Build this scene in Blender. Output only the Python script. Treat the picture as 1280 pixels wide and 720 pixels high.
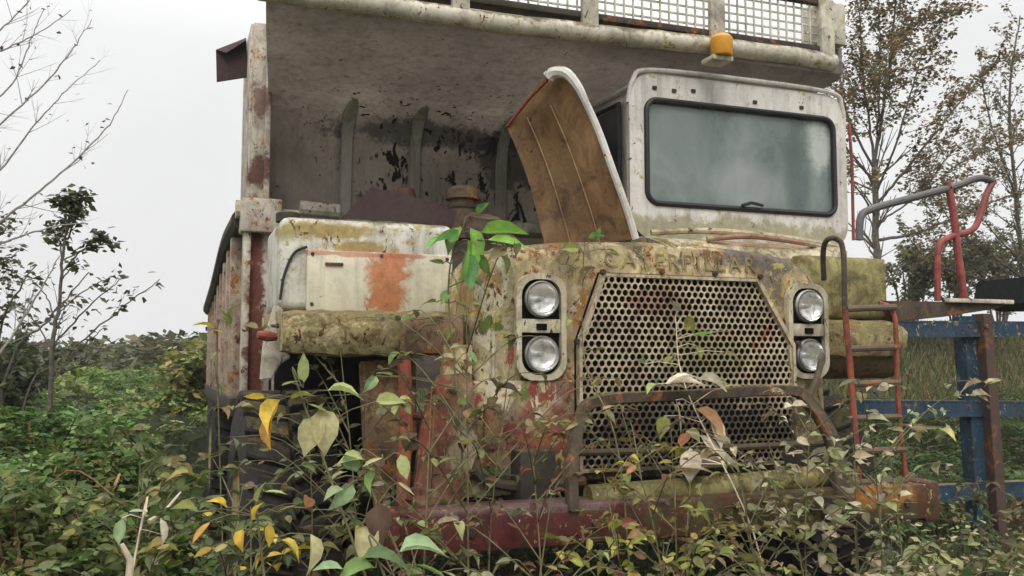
import bpy, bmesh, math, random
import numpy as np
from mathutils import Vector, Matrix
R=math.radians
for o in list(bpy.data.objects): bpy.data.objects.remove(o)
sc=bpy.context.scene; COL=sc.collection
# ------------------------------------------------------------------ camera
EZ=1.75; YAW=R(20.35); PIT=R(4.7); F=1150.0
cam=bpy.data.cameras.new('camera'); co=bpy.data.objects.new('camera',cam); COL.objects.link(co)
co.location=(0,0,EZ); co.rotation_euler=(R(90)+PIT,0,-YAW)
cam.sensor_width=36; cam.lens=36*F/1280; cam.clip_start=.05; cam.clip_end=2000
sc.camera=co
# ------------------------------------------------------------------ world: overcast sky
SUN_EL=R(46); SUN_AZ=R(200)
w=bpy.data.worlds.new('World'); sc.world=w; w.use_nodes=True
nt=w.node_tree; N=nt.nodes; L=nt.links; N.clear()
wo=N.new('ShaderNodeOutputWorld'); bg=N.new('ShaderNodeBackground'); sky=N.new('ShaderNodeTexSky')
sky.sky_type='NISHITA'; sky.sun_disc=False; sky.sun_elevation=SUN_EL; sky.sun_rotation=SUN_AZ
sk=N.new('ShaderNodeVectorMath'); sk.operation='SCALE'; sk.inputs[3].default_value=.25; L.new(sky.outputs[0],sk.inputs[0])
tc=N.new('ShaderNodeTexCoord'); sx=N.new('ShaderNodeSeparateXYZ'); L.new(tc.outputs['Generated'],sx.inputs[0])
cr=N.new('ShaderNodeValToRGB'); L.new(sx.outputs[2],cr.inputs[0])
cr.color_ramp.elements[0].position=0; cr.color_ramp.elements[0].color=(8.5,8.5,8.45,1)
cr.color_ramp.elements[1].position=1; cr.color_ramp.elements[1].color=(29,28.6,28,1)
e=cr.color_ramp.elements.new(.32); e.color=(9.2,9.25,9.25,1)
cn=N.new('ShaderNodeTexNoise'); cn.inputs['Scale'].default_value=2.2; cn.inputs['Detail'].default_value=5
L.new(tc.outputs['Generated'],cn.inputs[0])
mr=N.new('ShaderNodeMapRange'); L.new(cn.outputs[0],mr.inputs[0]); mr.inputs[1].default_value=.3; mr.inputs[2].default_value=.7; mr.inputs[3].default_value=.90; mr.inputs[4].default_value=1.06
cl=N.new('ShaderNodeVectorMath'); cl.operation='SCALE'; L.new(cr.outputs[0],cl.inputs[0]); L.new(mr.outputs[0],cl.inputs[3])
mx=N.new('ShaderNodeMix'); mx.data_type='RGBA'; mx.inputs[0].default_value=.985; L.new(sk.outputs[0],mx.inputs[6]); L.new(cl.outputs[0],mx.inputs[7])
L.new(mx.outputs[2],bg.inputs[0]); bg.inputs[1].default_value=.104; L.new(bg.outputs[0],wo.inputs[0])
sd=bpy.data.lights.new('sun','SUN'); sd.energy=1.5; sd.angle=R(22); sd.color=(1,.955,.88)
so=bpy.data.objects.new('sun',sd); COL.objects.link(so); so.rotation_euler=(R(90)-SUN_EL,0,R(180)-SUN_AZ)
so.location=(0,-5,20)
sc.view_settings.view_transform='Standard'; sc.view_settings.look='None'; sc.view_settings.exposure=0; sc.view_settings.gamma=1
sc.view_settings.use_curve_mapping=False
# ------------------------------------------------------------------ measuring: a pixel of the photo and a known plane give a point
fw=Vector((math.sin(YAW)*math.cos(PIT),math.cos(YAW)*math.cos(PIT),math.sin(PIT)))
rt=Vector((math.cos(YAW),-math.sin(YAW),0)); up=rt.cross(fw)
def ray(px,py): return fw+rt*((px-640)/F)+up*((360-py)/F)
def PY(px,py,Y):
    d=ray(px,py); t=Y/d.y; return Vector((d.x*t,Y,EZ+d.z*t))
# ------------------------------------------------------------------ materials
def newmat(name):
    m=bpy.data.materials.new(name); m.use_nodes=True; t=m.node_tree; t.nodes.clear()
    o=t.nodes.new('ShaderNodeOutputMaterial'); p=t.nodes.new('ShaderNodeBsdfPrincipled'); t.links.new(p.outputs[0],o.inputs[0])
    return m,t,p,o
def noise(t,vec,scale,detail=5,rough=.6,dist=0):
    n=t.nodes.new('ShaderNodeTexNoise'); n.inputs['Scale'].default_value=scale; n.inputs['Detail'].default_value=detail
    n.inputs['Roughness'].default_value=rough; n.inputs['Distortion'].default_value=dist
    t.links.new(vec,n.inputs['Vector']); return n.outputs[0]
def mrange(t,v,a,b,c=0,d=1,smooth=False):
    n=t.nodes.new('ShaderNodeMapRange'); n.clamp=True
    if smooth: n.interpolation_type='SMOOTHSTEP'
    for i,x in zip((1,2,3,4),(a,b,c,d)): n.inputs[i].default_value=x
    t.links.new(v,n.inputs[0]); return n.outputs[0]
def math2(t,op,a,b=None):
    n=t.nodes.new('ShaderNodeMath'); n.operation=op
    for i,x in enumerate((a,b)):
        if x is None: continue
        if isinstance(x,(int,float)): n.inputs[i].default_value=x
        else: t.links.new(x,n.inputs[i])
    return n.outputs[0]
def mixc(t,f,a,b):
    n=t.nodes.new('ShaderNodeMix'); n.data_type='RGBA'
    for i,x in ((0,f),(6,a),(7,b)):
        if isinstance(x,(int,float)): n.inputs[i].default_value=x
        elif isinstance(x,tuple): n.inputs[i].default_value=(*x[:3],1)
        else: t.links.new(x,n.inputs[i])
    return n.outputs[2]
def vscale(t,v,s):
    n=t.nodes.new('ShaderNodeVectorMath'); n.operation='MULTIPLY'; t.links.new(v,n.inputs[0]); n.inputs[1].default_value=s; return n.outputs[0]
RUST=(.13,.05,.022); RUSTO=(.33,.12,.035); MOSS=(.085,.078,.024); GRIME=(.055,.045,.032)
def weathered(name,base,rust=.3,moss=.3,streak=.5,grime=.4,blobs=(),rough=.7,bump=.5,metal=0,base2=None,seed=0,rustc=RUST,mossc=MOSS,top=.35,chips=(),mottle=0,flake=.0,lich=0):
    m,t,p,o=newmat(name); g=t.nodes.new('ShaderNodeNewGeometry'); pos=g.outputs['Position']
    if seed:
        a=t.nodes.new('ShaderNodeVectorMath'); a.inputs[1].default_value=(seed*3.7,seed*1.3,seed*2.1); t.links.new(pos,a.inputs[0]); spos=a.outputs[0]
    else: spos=pos
    n1=noise(t,spos,1.3,6); n2=noise(t,spos,5.5,8,.65,.6); n3=noise(t,spos,28,6,.7); n4=noise(t,spos,2.6,8,.68,.8)
    st=noise(t,vscale(t,spos,(14,14,1.1)),1,5,.65); n5=noise(t,spos,90,3,.6)
    c=mixc(t,mrange(t,n1,.35,.65),base,base2 or tuple(x*.72 for x in base))
    c=mixc(t,mrange(t,n3,.4,.75,0,.35),c,tuple(x*.55 for x in base))
    c=mixc(t,math2(t,'MULTIPLY',mrange(t,st,.48,.68),streak),c,GRIME)
    if mottle:
        q=noise(t,vscale(t,spos,(1,1,.75)),7,9,.72,.7); r_=t.nodes.new('ShaderNodeValToRGB'); t.links.new(q,r_.inputs[0]); el=r_.color_ramp.elements
        el[0].position=.36; el[0].color=(base[0]*.30,base[1]*.27,base[2]*.24,1); el[1].position=.66; el[1].color=(min(.7,base[0]*1.75),min(.68,base[1]*1.72),min(.6,base[2]*1.7),1)
        for p_,c_ in ((.44,(base[0]*.62,base[1]*.50,base[2]*.36)),(.47,tuple(base)),(.53,(base[0]*1.05,base[1]*.98,base[2]*.75)),(.56,(base[0]*1.45,base[1]*1.42,base[2]*1.35))):
            e_=el.new(p_); e_.color=(*c_,1)
        c=mixc(t,mottle,c,r_.outputs[0])
    # moss and lichen, thicker on upward faces
    sn=t.nodes.new('ShaderNodeSeparateXYZ'); t.links.new(g.outputs['Normal'],sn.inputs[0])
    mo=math2(t,'ADD',n4,math2(t,'MULTIPLY',mrange(t,sn.outputs[2],0,1),top))
    mo=math2(t,'ADD',mo,math2(t,'MULTIPLY',math2(t,'SUBTRACT',n3,.5),.5))
    th=.80-.42*moss
    mm=mrange(t,mo,th,th+.13)
    mcol=mixc(t,mrange(t,n2,.4,.62),mossc,(mossc[0]*1.9,mossc[1]*1.45,mossc[2]*1.5))
    mcol=mixc(t,mrange(t,n5,.45,.7),mcol,tuple(x*.4 for x in mossc))
    c=mixc(t,math2(t,'MULTIPLY',mm,.85 if moss>0 else 0),c,mcol)
    for (bp,br,bc,bs) in blobs:
        d=t.nodes.new('ShaderNodeVectorMath'); d.operation='SUBTRACT'; t.links.new(pos,d.inputs[0]); d.inputs[1].default_value=bp
        s=vscale(t,d.outputs[0],tuple(1/x for x in br)); ln=t.nodes.new('ShaderNodeVectorMath'); ln.operation='LENGTH'; t.links.new(s,ln.inputs[0])
        v=math2(t,'ADD',ln.outputs['Value'],math2(t,'MULTIPLY',math2(t,'SUBTRACT',n2,.5),2.6))
        v=math2(t,'ADD',v,math2(t,'MULTIPLY',math2(t,'SUBTRACT',n3,.5),1.4))
        f=mrange(t,v,1.15,.75,0,bs)
        c=mixc(t,f,c,mixc(t,mrange(t,n3,.35,.65),bc,tuple(x*.6 for x in bc)))
    for (bp,br,bc,sc_,th) in chips:
        d=t.nodes.new('ShaderNodeVectorMath'); d.operation='SUBTRACT'; t.links.new(pos,d.inputs[0]); d.inputs[1].default_value=bp
        s=vscale(t,d.outputs[0],tuple(1/x for x in br)); ln=t.nodes.new('ShaderNodeVectorMath'); ln.operation='LENGTH'; t.links.new(s,ln.inputs[0])
        f=mrange(t,math2(t,'ADD',ln.outputs['Value'],math2(t,'MULTIPLY',math2(t,'SUBTRACT',n4,.5),1.5)),1.1,.7)
        v=noise(t,vscale(t,pos,(1,1,.6)),sc_,6,.62,.5)
        c=mixc(t,math2(t,'MULTIPLY',f,mrange(t,v,th,th+.025)),c,bc)
    if lich:
        v=noise(t,spos,17,7,.7,.3); g2=noise(t,spos,2.2,3)
        c=mixc(t,math2(t,'MULTIPLY',mrange(t,v,.60-.1*lich,.63-.1*lich),mrange(t,g2,.45,.6)),c,mixc(t,mrange(t,n5,.4,.6),(.36,.27,.06),(.27,.27,.12)))
        v2=noise(t,vscale(t,spos,(1,1,1)),24,6,.7,.2)
        c=mixc(t,mrange(t,v2,.66,.69,0,.8),c,(.50,.50,.42))
    if flake:
        v=noise(t,vscale(t,spos,(1.2,1.2,.7)),15,8,.7,.9); c=mixc(t,mrange(t,v,.66-.14*flake,.672-.14*flake),c,mixc(t,mrange(t,n5,.4,.65),(.045,.022,.014),(.12,.05,.025)))
    # rust eating through
    rr=math2(t,'ADD',n2,math2(t,'MULTIPLY',math2(t,'SUBTRACT',n3,.5),.55))
    th=.86-.42*rust
    rm=mrange(t,rr,th,th+.05)
    rc=mixc(t,mrange(t,n3,.35,.62),rustc,RUSTO); rc=mixc(t,mrange(t,n5,.5,.65),rc,(.035,.018,.012))
    halo=mrange(t,rr,th-.09,th+.02,0,.55)
    if rust>0:
        c=mixc(t,halo,c,RUSTO); c=mixc(t,rm,c,rc)
    gm=mrange(t,noise(t,spos,2.1,9,.72,.4),.52,.68,0,grime)
    c=mixc(t,gm,c,GRIME)
    t.links.new(c,p.inputs['Base Color'])
    t.links.new(mrange(t,n3,.3,.7,rough-.12,min(1,rough+.15)),p.inputs['Roughness'])
    p.inputs['Metallic'].default_value=metal; p.inputs['Specular IOR Level'].default_value=.3
    h=math2(t,'ADD',math2(t,'MULTIPLY',n3,.5),math2(t,'MULTIPLY',mm,.9)); h=math2(t,'SUBTRACT',h,math2(t,'MULTIPLY',rm,.7)) if rust>0 else h
    h=math2(t,'ADD',h,math2(t,'MULTIPLY',n1,3.0))
    b=t.nodes.new('ShaderNodeBump'); b.inputs['Strength'].default_value=bump; b.inputs['Distance'].default_value=.012
    t.links.new(h,b.inputs['Height']); t.links.new(b.outputs[0],p.inputs['Normal'])
    return m
def plain(name,col,rough=.6,metal=0,var=.3,scale=12,bump=.2,spec=.4):
    m,t,p,o=newmat(name); g=t.nodes.new('ShaderNodeNewGeometry'); n=noise(t,g.outputs['Position'],scale,6)
    c=mixc(t,mrange(t,n,.35,.65),tuple(x*(1+var) for x in col),tuple(x*(1-var) for x in col))
    t.links.new(c,p.inputs['Base Color']); p.inputs['Roughness'].default_value=rough; p.inputs['Metallic'].default_value=metal; p.inputs['Specular IOR Level'].default_value=spec
    b=t.nodes.new('ShaderNodeBump'); b.inputs['Strength'].default_value=bump; b.inputs['Distance'].default_value=.01; t.links.new(n,b.inputs['Height']); t.links.new(b.outputs[0],p.inputs['Normal'])
    return m
def leafmat(name,trans=.35,rough=.55):
    m,t,p,o=newmat(name); a=t.nodes.new('ShaderNodeAttribute'); a.attribute_name='Col'
    g=t.nodes.new('ShaderNodeNewGeometry'); n=noise(t,g.outputs['Position'],35,4)
    c=mixc(t,mrange(t,n,.35,.7,0,.35),a.outputs['Color'],(.05,.04,.015))
    t.links.new(c,p.inputs['Base Color']); p.inputs['Roughness'].default_value=rough; p.inputs['Specular IOR Level'].default_value=.25
    tr=t.nodes.new('ShaderNodeBsdfTranslucent'); t.links.new(c,tr.inputs[0])
    ms=t.nodes.new('ShaderNodeMixShader'); ms.inputs[0].default_value=trans
    t.links.new(p.outputs[0],ms.inputs[1]); t.links.new(tr.outputs[0],ms.inputs[2]); t.links.new(ms.outputs[0],o.inputs[0])
    return m
LEAF=leafmat('leaf')
WHITE=(.52,.50,.46); CREAM=(.55,.51,.38)
M={}
M['canopy']=weathered('dirty_body_paint',(0.38, 0.345, 0.305),flake=0.1,rust=.12,moss=.05,streak=0.25,grime=0.12,rough=.75,bump=.3,top=0,
   blobs=[((2.0,7.36,3.64),(.85,.5,.10),(.018,.014,.022),.55),((2.75,7.4,3.5),(.35,.5,.25),(.02,.017,.022),.6)],
   chips=[((2.0,7.4,3.35),(.75,.5,.40),(.030,.014,.016),9,.565),((2.1,7.0,3.6),(1.6,.6,.5),(.03,.016,.014),13,.62),((3.0,7.4,3.3),(.8,.4,.6),(.03,.02,.02),8,.57),((1.3,7.4,3.1),(.9,.4,.4),(.06,.03,.015),12,.66)])
M['rib']=weathered('rib_painted_highlight',(0.42, 0.385, 0.335),rust=.2,moss=.05,streak=.4,grime=.3,rough=.75,bump=.3,top=0)  # wall paint again, the ribs' highlight put into its lighter base colour
M['side']=weathered('body_side_paint',(.36,.30,.25),flake=0.4,mottle=0.45,rust=.62,moss=.2,streak=.8,grime=.4,rough=.8)
M['strip']=weathered('flange_paint',(0.46, 0.42, 0.37),flake=0.4,mottle=0.45,rust=.45,moss=.15,streak=.5,grime=.2,rough=.75,blobs=[((.58,7.2,1.9),(.07,.5,1.0),(.15,.035,.02),.95),((.6,7.2,3.2),(.1,.4,.12),(.12,.04,.025),.9),((.6,7.2,3.75),(.1,.4,.12),(.12,.04,.025),.8)])
M['edge']=weathered('canopy_edge_paint',(0.55, 0.52, 0.44),lich=0.4,flake=0.3,mottle=0.35,rust=.34,moss=.35,streak=.3,grime=.6,rough=.65)
M['cab']=weathered('cab_paint',(0.66, 0.635, 0.6),mottle=0.15,lich=0.12,flake=0.2,rust=.18,moss=.12,streak=.35,grime=.15,rough=.5,bump=.25,blobs=[((3.9,5.6,2.72),(1.2,.5,.10),(.28,.26,.12),.75)])
M['cowl']=weathered('cowl_paint',(0.42, 0.37, 0.27),flake=0.35,lich=0.6,mottle=0.5,rust=.3,moss=.42,streak=.5,grime=.3,rough=.7,top=.15,blobs=[((3.7,5.3,2.58),(.5,.5,.05),(.30,.14,.09),.8)])
M['hood']=weathered('hood_paint',(0.37, 0.31, 0.195),chips=[((1.75,4.6,1.9),(.35,.5,.5),(.48,.43,.31),7,.55),((2.6,4.7,2.42),(1.1,.5,.12),(.10,.085,.05),9,.52),((1.65,4.6,1.75),(.4,.5,.5),(.09,.12,.025),5,.56),((3.7,4.6,1.8),(.25,.5,.6),(.40,.35,.22),7,.55),((1.7,4.6,1.5),(.5,.5,.4),(.20,.03,.03),8,.56),((2.2,4.6,1.9),(.25,.4,.4),(.33,.14,.04),9,.57)],flake=0.5,lich=0.6,mottle=0.85,rust=0.5,moss=0.5,streak=0.75,grime=0.5,rough=.75,base2=(.19,.15,.085),top=.18,bump=.7,
   blobs=[((1.86,4.6,1.35),(.30,.4,.22),(.20,.035,.03),.9),((1.95,4.6,1.62),(.16,.4,.12),(.22,.05,.035),.85),((1.72,4.6,1.15),(.28,.3,.10),(.48,.42,.30),.8),((1.70,4.6,1.72),(.09,.3,.35),(.32,.27,.17),.6),
          ((1.66,4.6,2.1),(.14,.3,.35),(.34,.30,.19),.6),((3.50,4.6,2.40),(.50,.6,.13),(.115,.095,.095),.9),((3.42,4.6,2.1),(.14,.5,.22),(.14,.115,.09),.7),((2.7,4.6,1.16),(1.3,.3,.13),(.05,.04,.022),.85),((2.0,4.6,2.0),(.10,.4,.5),(.17,.125,.07),.6),((3.75,4.6,1.6),(.12,.4,.4),(.20,.17,.08),.6),((1.55,4.75,2.2),(.1,.25,.18),(.36,.20,.05),.8)])
M['grille']=weathered('grille_sheet',(.42,.36,.27),flake=0.3,lich=0.3,mottle=0.6,rust=.46,moss=0.42,streak=.35,grime=0.5,rough=.7,top=0,bump=.4,blobs=[((2.55,4.6,2.1),(.2,.3,.08),(.25,.08,.06),.6),((2.9,4.6,1.8),(.4,.3,.15),(.20,.19,.06),.6),((2.8,4.6,1.32),(.9,.3,.26),(.055,.04,.028),.85)])
M['lamp_pl']=weathered('lamp_panel_paint',(0.46, 0.42, 0.32),lich=0.3,flake=0.35,mottle=0.45,rust=.25,moss=.35,streak=.3,grime=.25,rough=.65,top=.1)
M['fender']=weathered('fender_paint',(0.33, 0.28, 0.16),flake=0.45,lich=0.7,mottle=0.85,rust=.32,moss=0.5,streak=.4,grime=0.55,rough=.8,top=.35,bump=.8,blobs=[((1.3,4.7,1.95),(.25,.4,.12),(.16,.12,.06),.8)])
M['box']=weathered('box_paint',(0.58, 0.57, 0.52),flake=0.35,lich=0.5,mottle=0.25,rust=.36,moss=0.22,streak=.5,grime=0.25,rough=.6,top=.3,bump=.3,blobs=[((.82,5.2,2.5),(.32,.4,.05),(.32,.22,.05),.9),((1.02,5.2,2.40),(.2,.4,.06),(.30,.20,.05),.9),((.6,5.2,2.48),(.08,.3,.06),(.3,.25,.06),.7)])
M['boxdoor']=weathered('box_door_paint',(0.68, 0.64, 0.5),mottle=0.12,flake=0.12,rust=.24,moss=.1,streak=.3,grime=.2,rough=.55,top=.1,bump=.2,blobs=[((1.16,5.17,2.26),(.13,.3,.24),(.46,.17,.07),.95),((.95,5.17,2.37),(.5,.3,.02),(.40,.12,.06),.7)])
M['redbeam']=weathered('bumper_red_oxide',(0.095, 0.018, 0.018),lich=0.25,flake=0.45,mottle=0.45,rust=.36,moss=.3,streak=.6,grime=.55,rough=.6,top=.1,bump=.35,blobs=[((3.75,4.2,.98),(1.6,.5,.28),(.085,.065,.028),.95),((3.75,4.2,1.0),(.35,.5,.06),(.40,.15,.02),.8),((1.7,4.15,1.06),(.6,.3,.03),(.16,.11,.11),.8),((4.15,4.2,1.0),(.14,.4,.2),(.09,.035,.018),.95)])
M['rustmix']=weathered('rotten_bracket_paint',(.17,.11,.07),rust=.6,moss=.4,streak=.6,grime=.5,rough=.8,mottle=.9,flake=.5,lich=.4,top=.1,blobs=[((1.25,4.56,1.5),(.12,.3,.25),(.24,.05,.035),.8),((1.42,4.55,1.25),(.10,.3,.14),(.40,.33,.22),.8),((1.3,4.6,1.15),(.2,.3,.08),(.2,.04,.04),.8)])
M['dark']=weathered('dark_steel',(.045,.037,.03),mottle=0.4,rust=.5,moss=.3,streak=.3,grime=.2,rough=.75,top=.2)
M['rung']=weathered('rung_steel',(.14,.10,.075),rust=.5,moss=.2,streak=.3,grime=.3,rough=.7)
M['tank']=weathered('tank_brown_paint',(.12,.085,.05),rust=.55,moss=.3,streak=.5,grime=.5,rough=.75,mottle=.7,flake=.3)
M['olive']=weathered('olive_box_paint',(.21,.19,.085),rust=.3,moss=.6,streak=.6,grime=.5,rough=.75,mottle=.7,flake=.25,lich=.4,top=.2)
M['hoop']=weathered('guard_steel',(0.065, 0.05, 0.035),flake=0.2,mottle=0.5,rust=.5,moss=0.45,streak=.3,grime=.35,rough=.7,top=.2)
M['brown']=weathered('rusty_inner_panel',(0.48, 0.31, 0.165),flake=0.1,mottle=0.35,rust=0.12,moss=.05,streak=.45,grime=0.25,rough=.75,top=0,base2=(.13,.08,.055),blobs=[((2.3,5.4,3.1),(.12,.5,.6),(.36,.20,.06),.3)])
M['redpipe']=weathered('ladder_red',(0.22, 0.055, 0.04),flake=0.5,mottle=0.5,rust=0.62,moss=.1,streak=.2,grime=.25,rough=.6,top=.1)
M['pinkpipe']=weathered('handrail_red',(0.25, 0.06, 0.055),flake=0.3,mottle=0.5,rust=.25,moss=0,streak=.2,grime=.3,rough=.55)
M['railpipe']=weathered('handrail_grey',(.13,.12,.12),rust=.3,moss=0,streak=.2,grime=.3,rough=.5)
M['maroon']=weathered('maroon_sheet',(.055,.03,.032),rust=.2,moss=0,streak=.3,grime=.4,rough=.75)
M['black']=plain('black_recess',(.008,.007,.007),1,spec=.05)
M['rubber']=weathered('old_tyre_rubber',(0.026, 0.023, 0.024),mottle=0.7,rust=0,moss=0.3,streak=.2,grime=0.2,rough=.85,top=.3)
M['seal']=plain('window_rubber',(.012,.012,.013),.5)
M['blue']=weathered('blue_steel_paint',(0.014, 0.045, 0.085),lich=0.3,flake=0.45,mottle=0.5,rust=.32,moss=.2,streak=.4,grime=.35,rough=.6,top=.5)
M['brownpost']=weathered('brown_steel_post',(.09,.055,.045),rust=.5,moss=.2,streak=.4,grime=.3,rough=.8)
M['amber']=plain('amber_plastic',(.58,.27,.02),.45,var=.15)
M['bark']=plain('bark',(.10,.085,.07),.9,var=.4,scale=25,bump=.6)
M['barkgrey']=plain('grey_bark',(.24,.23,.22),.9,var=.35,scale=25)
M['stem']=plain('plant_stem',(.11,.10,.045),.8,var=.4)
M['redstem']=plain('bramble_stem',(.17,.07,.05),.7,var=.4)
M['drystem']=plain('dry_stem',(.50,.42,.32),.8,var=.25)
M['roofsheet']=plain('dark_roof_sheet',(.010,.011,.012),.9,spec=.1)
M['metal']=weathered('engine_casting',(.10,.085,.06),rust=.55,moss=.15,streak=.2,grime=.4,rough=.7,metal=.2)
M['tan']=weathered('tan_tank_paint',(0.09, 0.065, 0.04),mottle=0.6,rust=0.6,moss=.1,streak=.4,grime=.4,rough=.7)
M['pitted']=weathered('pitted_cap',(0.07, 0.05, 0.042),flake=0.6,mottle=0.9,rust=0.3,moss=.1,streak=.1,grime=.5,rough=.8)
M['seat']=plain('seat_vinyl',(.05,.05,.05),.7)
def glassmat():
    m,t,p,o=newmat('dusty_glass_painted_light'); g=t.nodes.new('ShaderNodeNewGeometry'); pos=g.outputs['Position']
    n=noise(t,vscale(t,pos,(1,1,.6)),2.4,6,.6,.5); n2=noise(t,pos,9,6)
    c=mixc(t,mrange(t,n,.38,.66),(.135,.18,.165),(.225,.265,.245)); c=mixc(t,mrange(t,n2,.52,.7,0,.2),c,(.30,.33,.30))
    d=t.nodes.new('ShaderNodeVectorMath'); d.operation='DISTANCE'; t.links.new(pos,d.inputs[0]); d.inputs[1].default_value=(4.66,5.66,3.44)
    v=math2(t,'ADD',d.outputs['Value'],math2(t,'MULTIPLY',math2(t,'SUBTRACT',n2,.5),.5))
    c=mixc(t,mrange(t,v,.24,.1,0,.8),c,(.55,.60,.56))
    for bp,br,bc in (((3.98,5.72,3.06),(.30,.5,.20),(.34,.38,.36)),((3.45,5.72,3.45),(.25,.5,.25),(.19,.225,.215)),((4.45,5.72,3.2),(.12,.5,.5),(.09,.12,.115))):  # first patch paints light from the rear window into the glass colour
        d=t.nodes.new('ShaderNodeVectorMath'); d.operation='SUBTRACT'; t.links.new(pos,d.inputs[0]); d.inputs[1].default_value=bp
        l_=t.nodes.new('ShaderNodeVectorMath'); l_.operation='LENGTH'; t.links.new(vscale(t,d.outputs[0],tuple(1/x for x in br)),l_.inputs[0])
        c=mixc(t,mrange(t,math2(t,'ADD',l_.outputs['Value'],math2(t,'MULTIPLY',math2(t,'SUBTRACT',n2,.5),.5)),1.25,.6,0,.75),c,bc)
    t.links.new(c,p.inputs['Base Color']); p.inputs['Roughness'].default_value=.12; p.inputs['Specular IOR Level'].default_value=.6
    t.links.new(mrange(t,n,.38,.66,.66,.85),p.inputs['Alpha']); return m
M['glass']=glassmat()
m,t,p,o=newmat('side_glass'); p.inputs['Base Color'].default_value=(.012,.018,.022,1); p.inputs['Roughness'].default_value=.15; M['sideglass']=m
m,t,p,o=newmat('lamp_lens'); g=t.nodes.new('ShaderNodeNewGeometry'); n=noise(t,g.outputs['Position'],16,6)
wv=t.nodes.new('ShaderNodeTexWave'); wv.inputs['Scale'].default_value=26; t.links.new(g.outputs['Position'],wv.inputs[0])
t.links.new(mixc(t,mrange(t,n,.4,.6),(.62,.62,.62),(.40,.36,.28)),p.inputs['Base Color']); p.inputs['Roughness'].default_value=.12
t.links.new(mrange(t,n,.35,.7,.10,.55),p.inputs['Alpha'])
b=t.nodes.new('ShaderNodeBump'); b.inputs['Strength'].default_value=.5; b.inputs['Distance'].default_value=.004; t.links.new(wv.outputs[0],b.inputs['Height']); t.links.new(b.outputs[0],p.inputs['Normal']); M['lens']=m
m,t,p,o=newmat('lamp_reflector'); g=t.nodes.new('ShaderNodeNewGeometry'); n=noise(t,g.outputs['Position'],20,6)
t.links.new(mixc(t,mrange(t,n,.45,.7),(.92,.92,.93),(.45,.40,.33)),p.inputs['Base Color']); p.inputs['Roughness'].default_value=.2; p.inputs['Metallic'].default_value=1; M['reflector']=m
m,t,p,o=newmat('lamp_rim'); p.inputs['Base Color'].default_value=(.35,.34,.33,1); p.inputs['Roughness'].default_value=.35; p.inputs['Metallic'].default_value=.8; M['chrome']=m
def groundmat():
    m,t,p,o=newmat('weedy_earth'); g=t.nodes.new('ShaderNodeNewGeometry'); pos=g.outputs['Position']
    n=noise(t,pos,.35,8,.65); n2=noise(t,pos,6,8,.7)
    c=mixc(t,mrange(t,n,.4,.6),(.035,.05,.016),(.075,.07,.03)); c=mixc(t,mrange(t,n2,.45,.65),c,(.03,.024,.015))
    t.links.new(c,p.inputs['Base Color']); p.inputs['Roughness'].default_value=.95
    b=t.nodes.new('ShaderNodeBump'); b.inputs['Distance'].default_value=.1; t.links.new(n2,b.inputs['Height']); t.links.new(b.outputs[0],p.inputs['Normal']); return m
M['ground']=groundmat()
# ------------------------------------------------------------------ object helpers
def empty(name,loc,label=None,cat=None,group=None,rz=0):
    o=bpy.data.objects.new(name,None); COL.objects.link(o); o.location=loc; o.rotation_euler=(0,0,rz); o.empty_display_size=.3
    if label: o['label']=label; o['category']=cat
    if group: o['group']=group
    return o
def wloc(o):
    v=Vector(o.location)
    while o.parent: o=o.parent; v+=Vector(o.location)
    return v
def link(name,me,mat,parent=None,label=None,cat=None,group=None,kind=None,smooth=True):
    """mesh in world coordinates -> object whose origin is the centre of its own bounds"""
    n=len(me.vertices); a=np.empty(n*3); me.vertices.foreach_get('co',a); a=a.reshape(-1,3)
    c=(a.min(0)+a.max(0))/2
    if parent is None: c[2]=a[:,2].min()
    a-=c; me.vertices.foreach_set('co',a.ravel()); me.update()
    o=bpy.data.objects.new(name,me); COL.objects.link(o)
    if parent: o.parent=parent; o.location=Vector(c)-wloc(parent)
    else: o.location=c
    me.materials.append(mat)
    if smooth:
        me.polygons.foreach_set('use_smooth',[True]*len(me.polygons))
        try: me.set_sharp_from_angle(angle=R(35))
        except Exception: pass
    if label: o['label']=label
    if cat: o['category']=cat
    if group: o['group']=group
    if kind: o['kind']=kind
    return o
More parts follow.
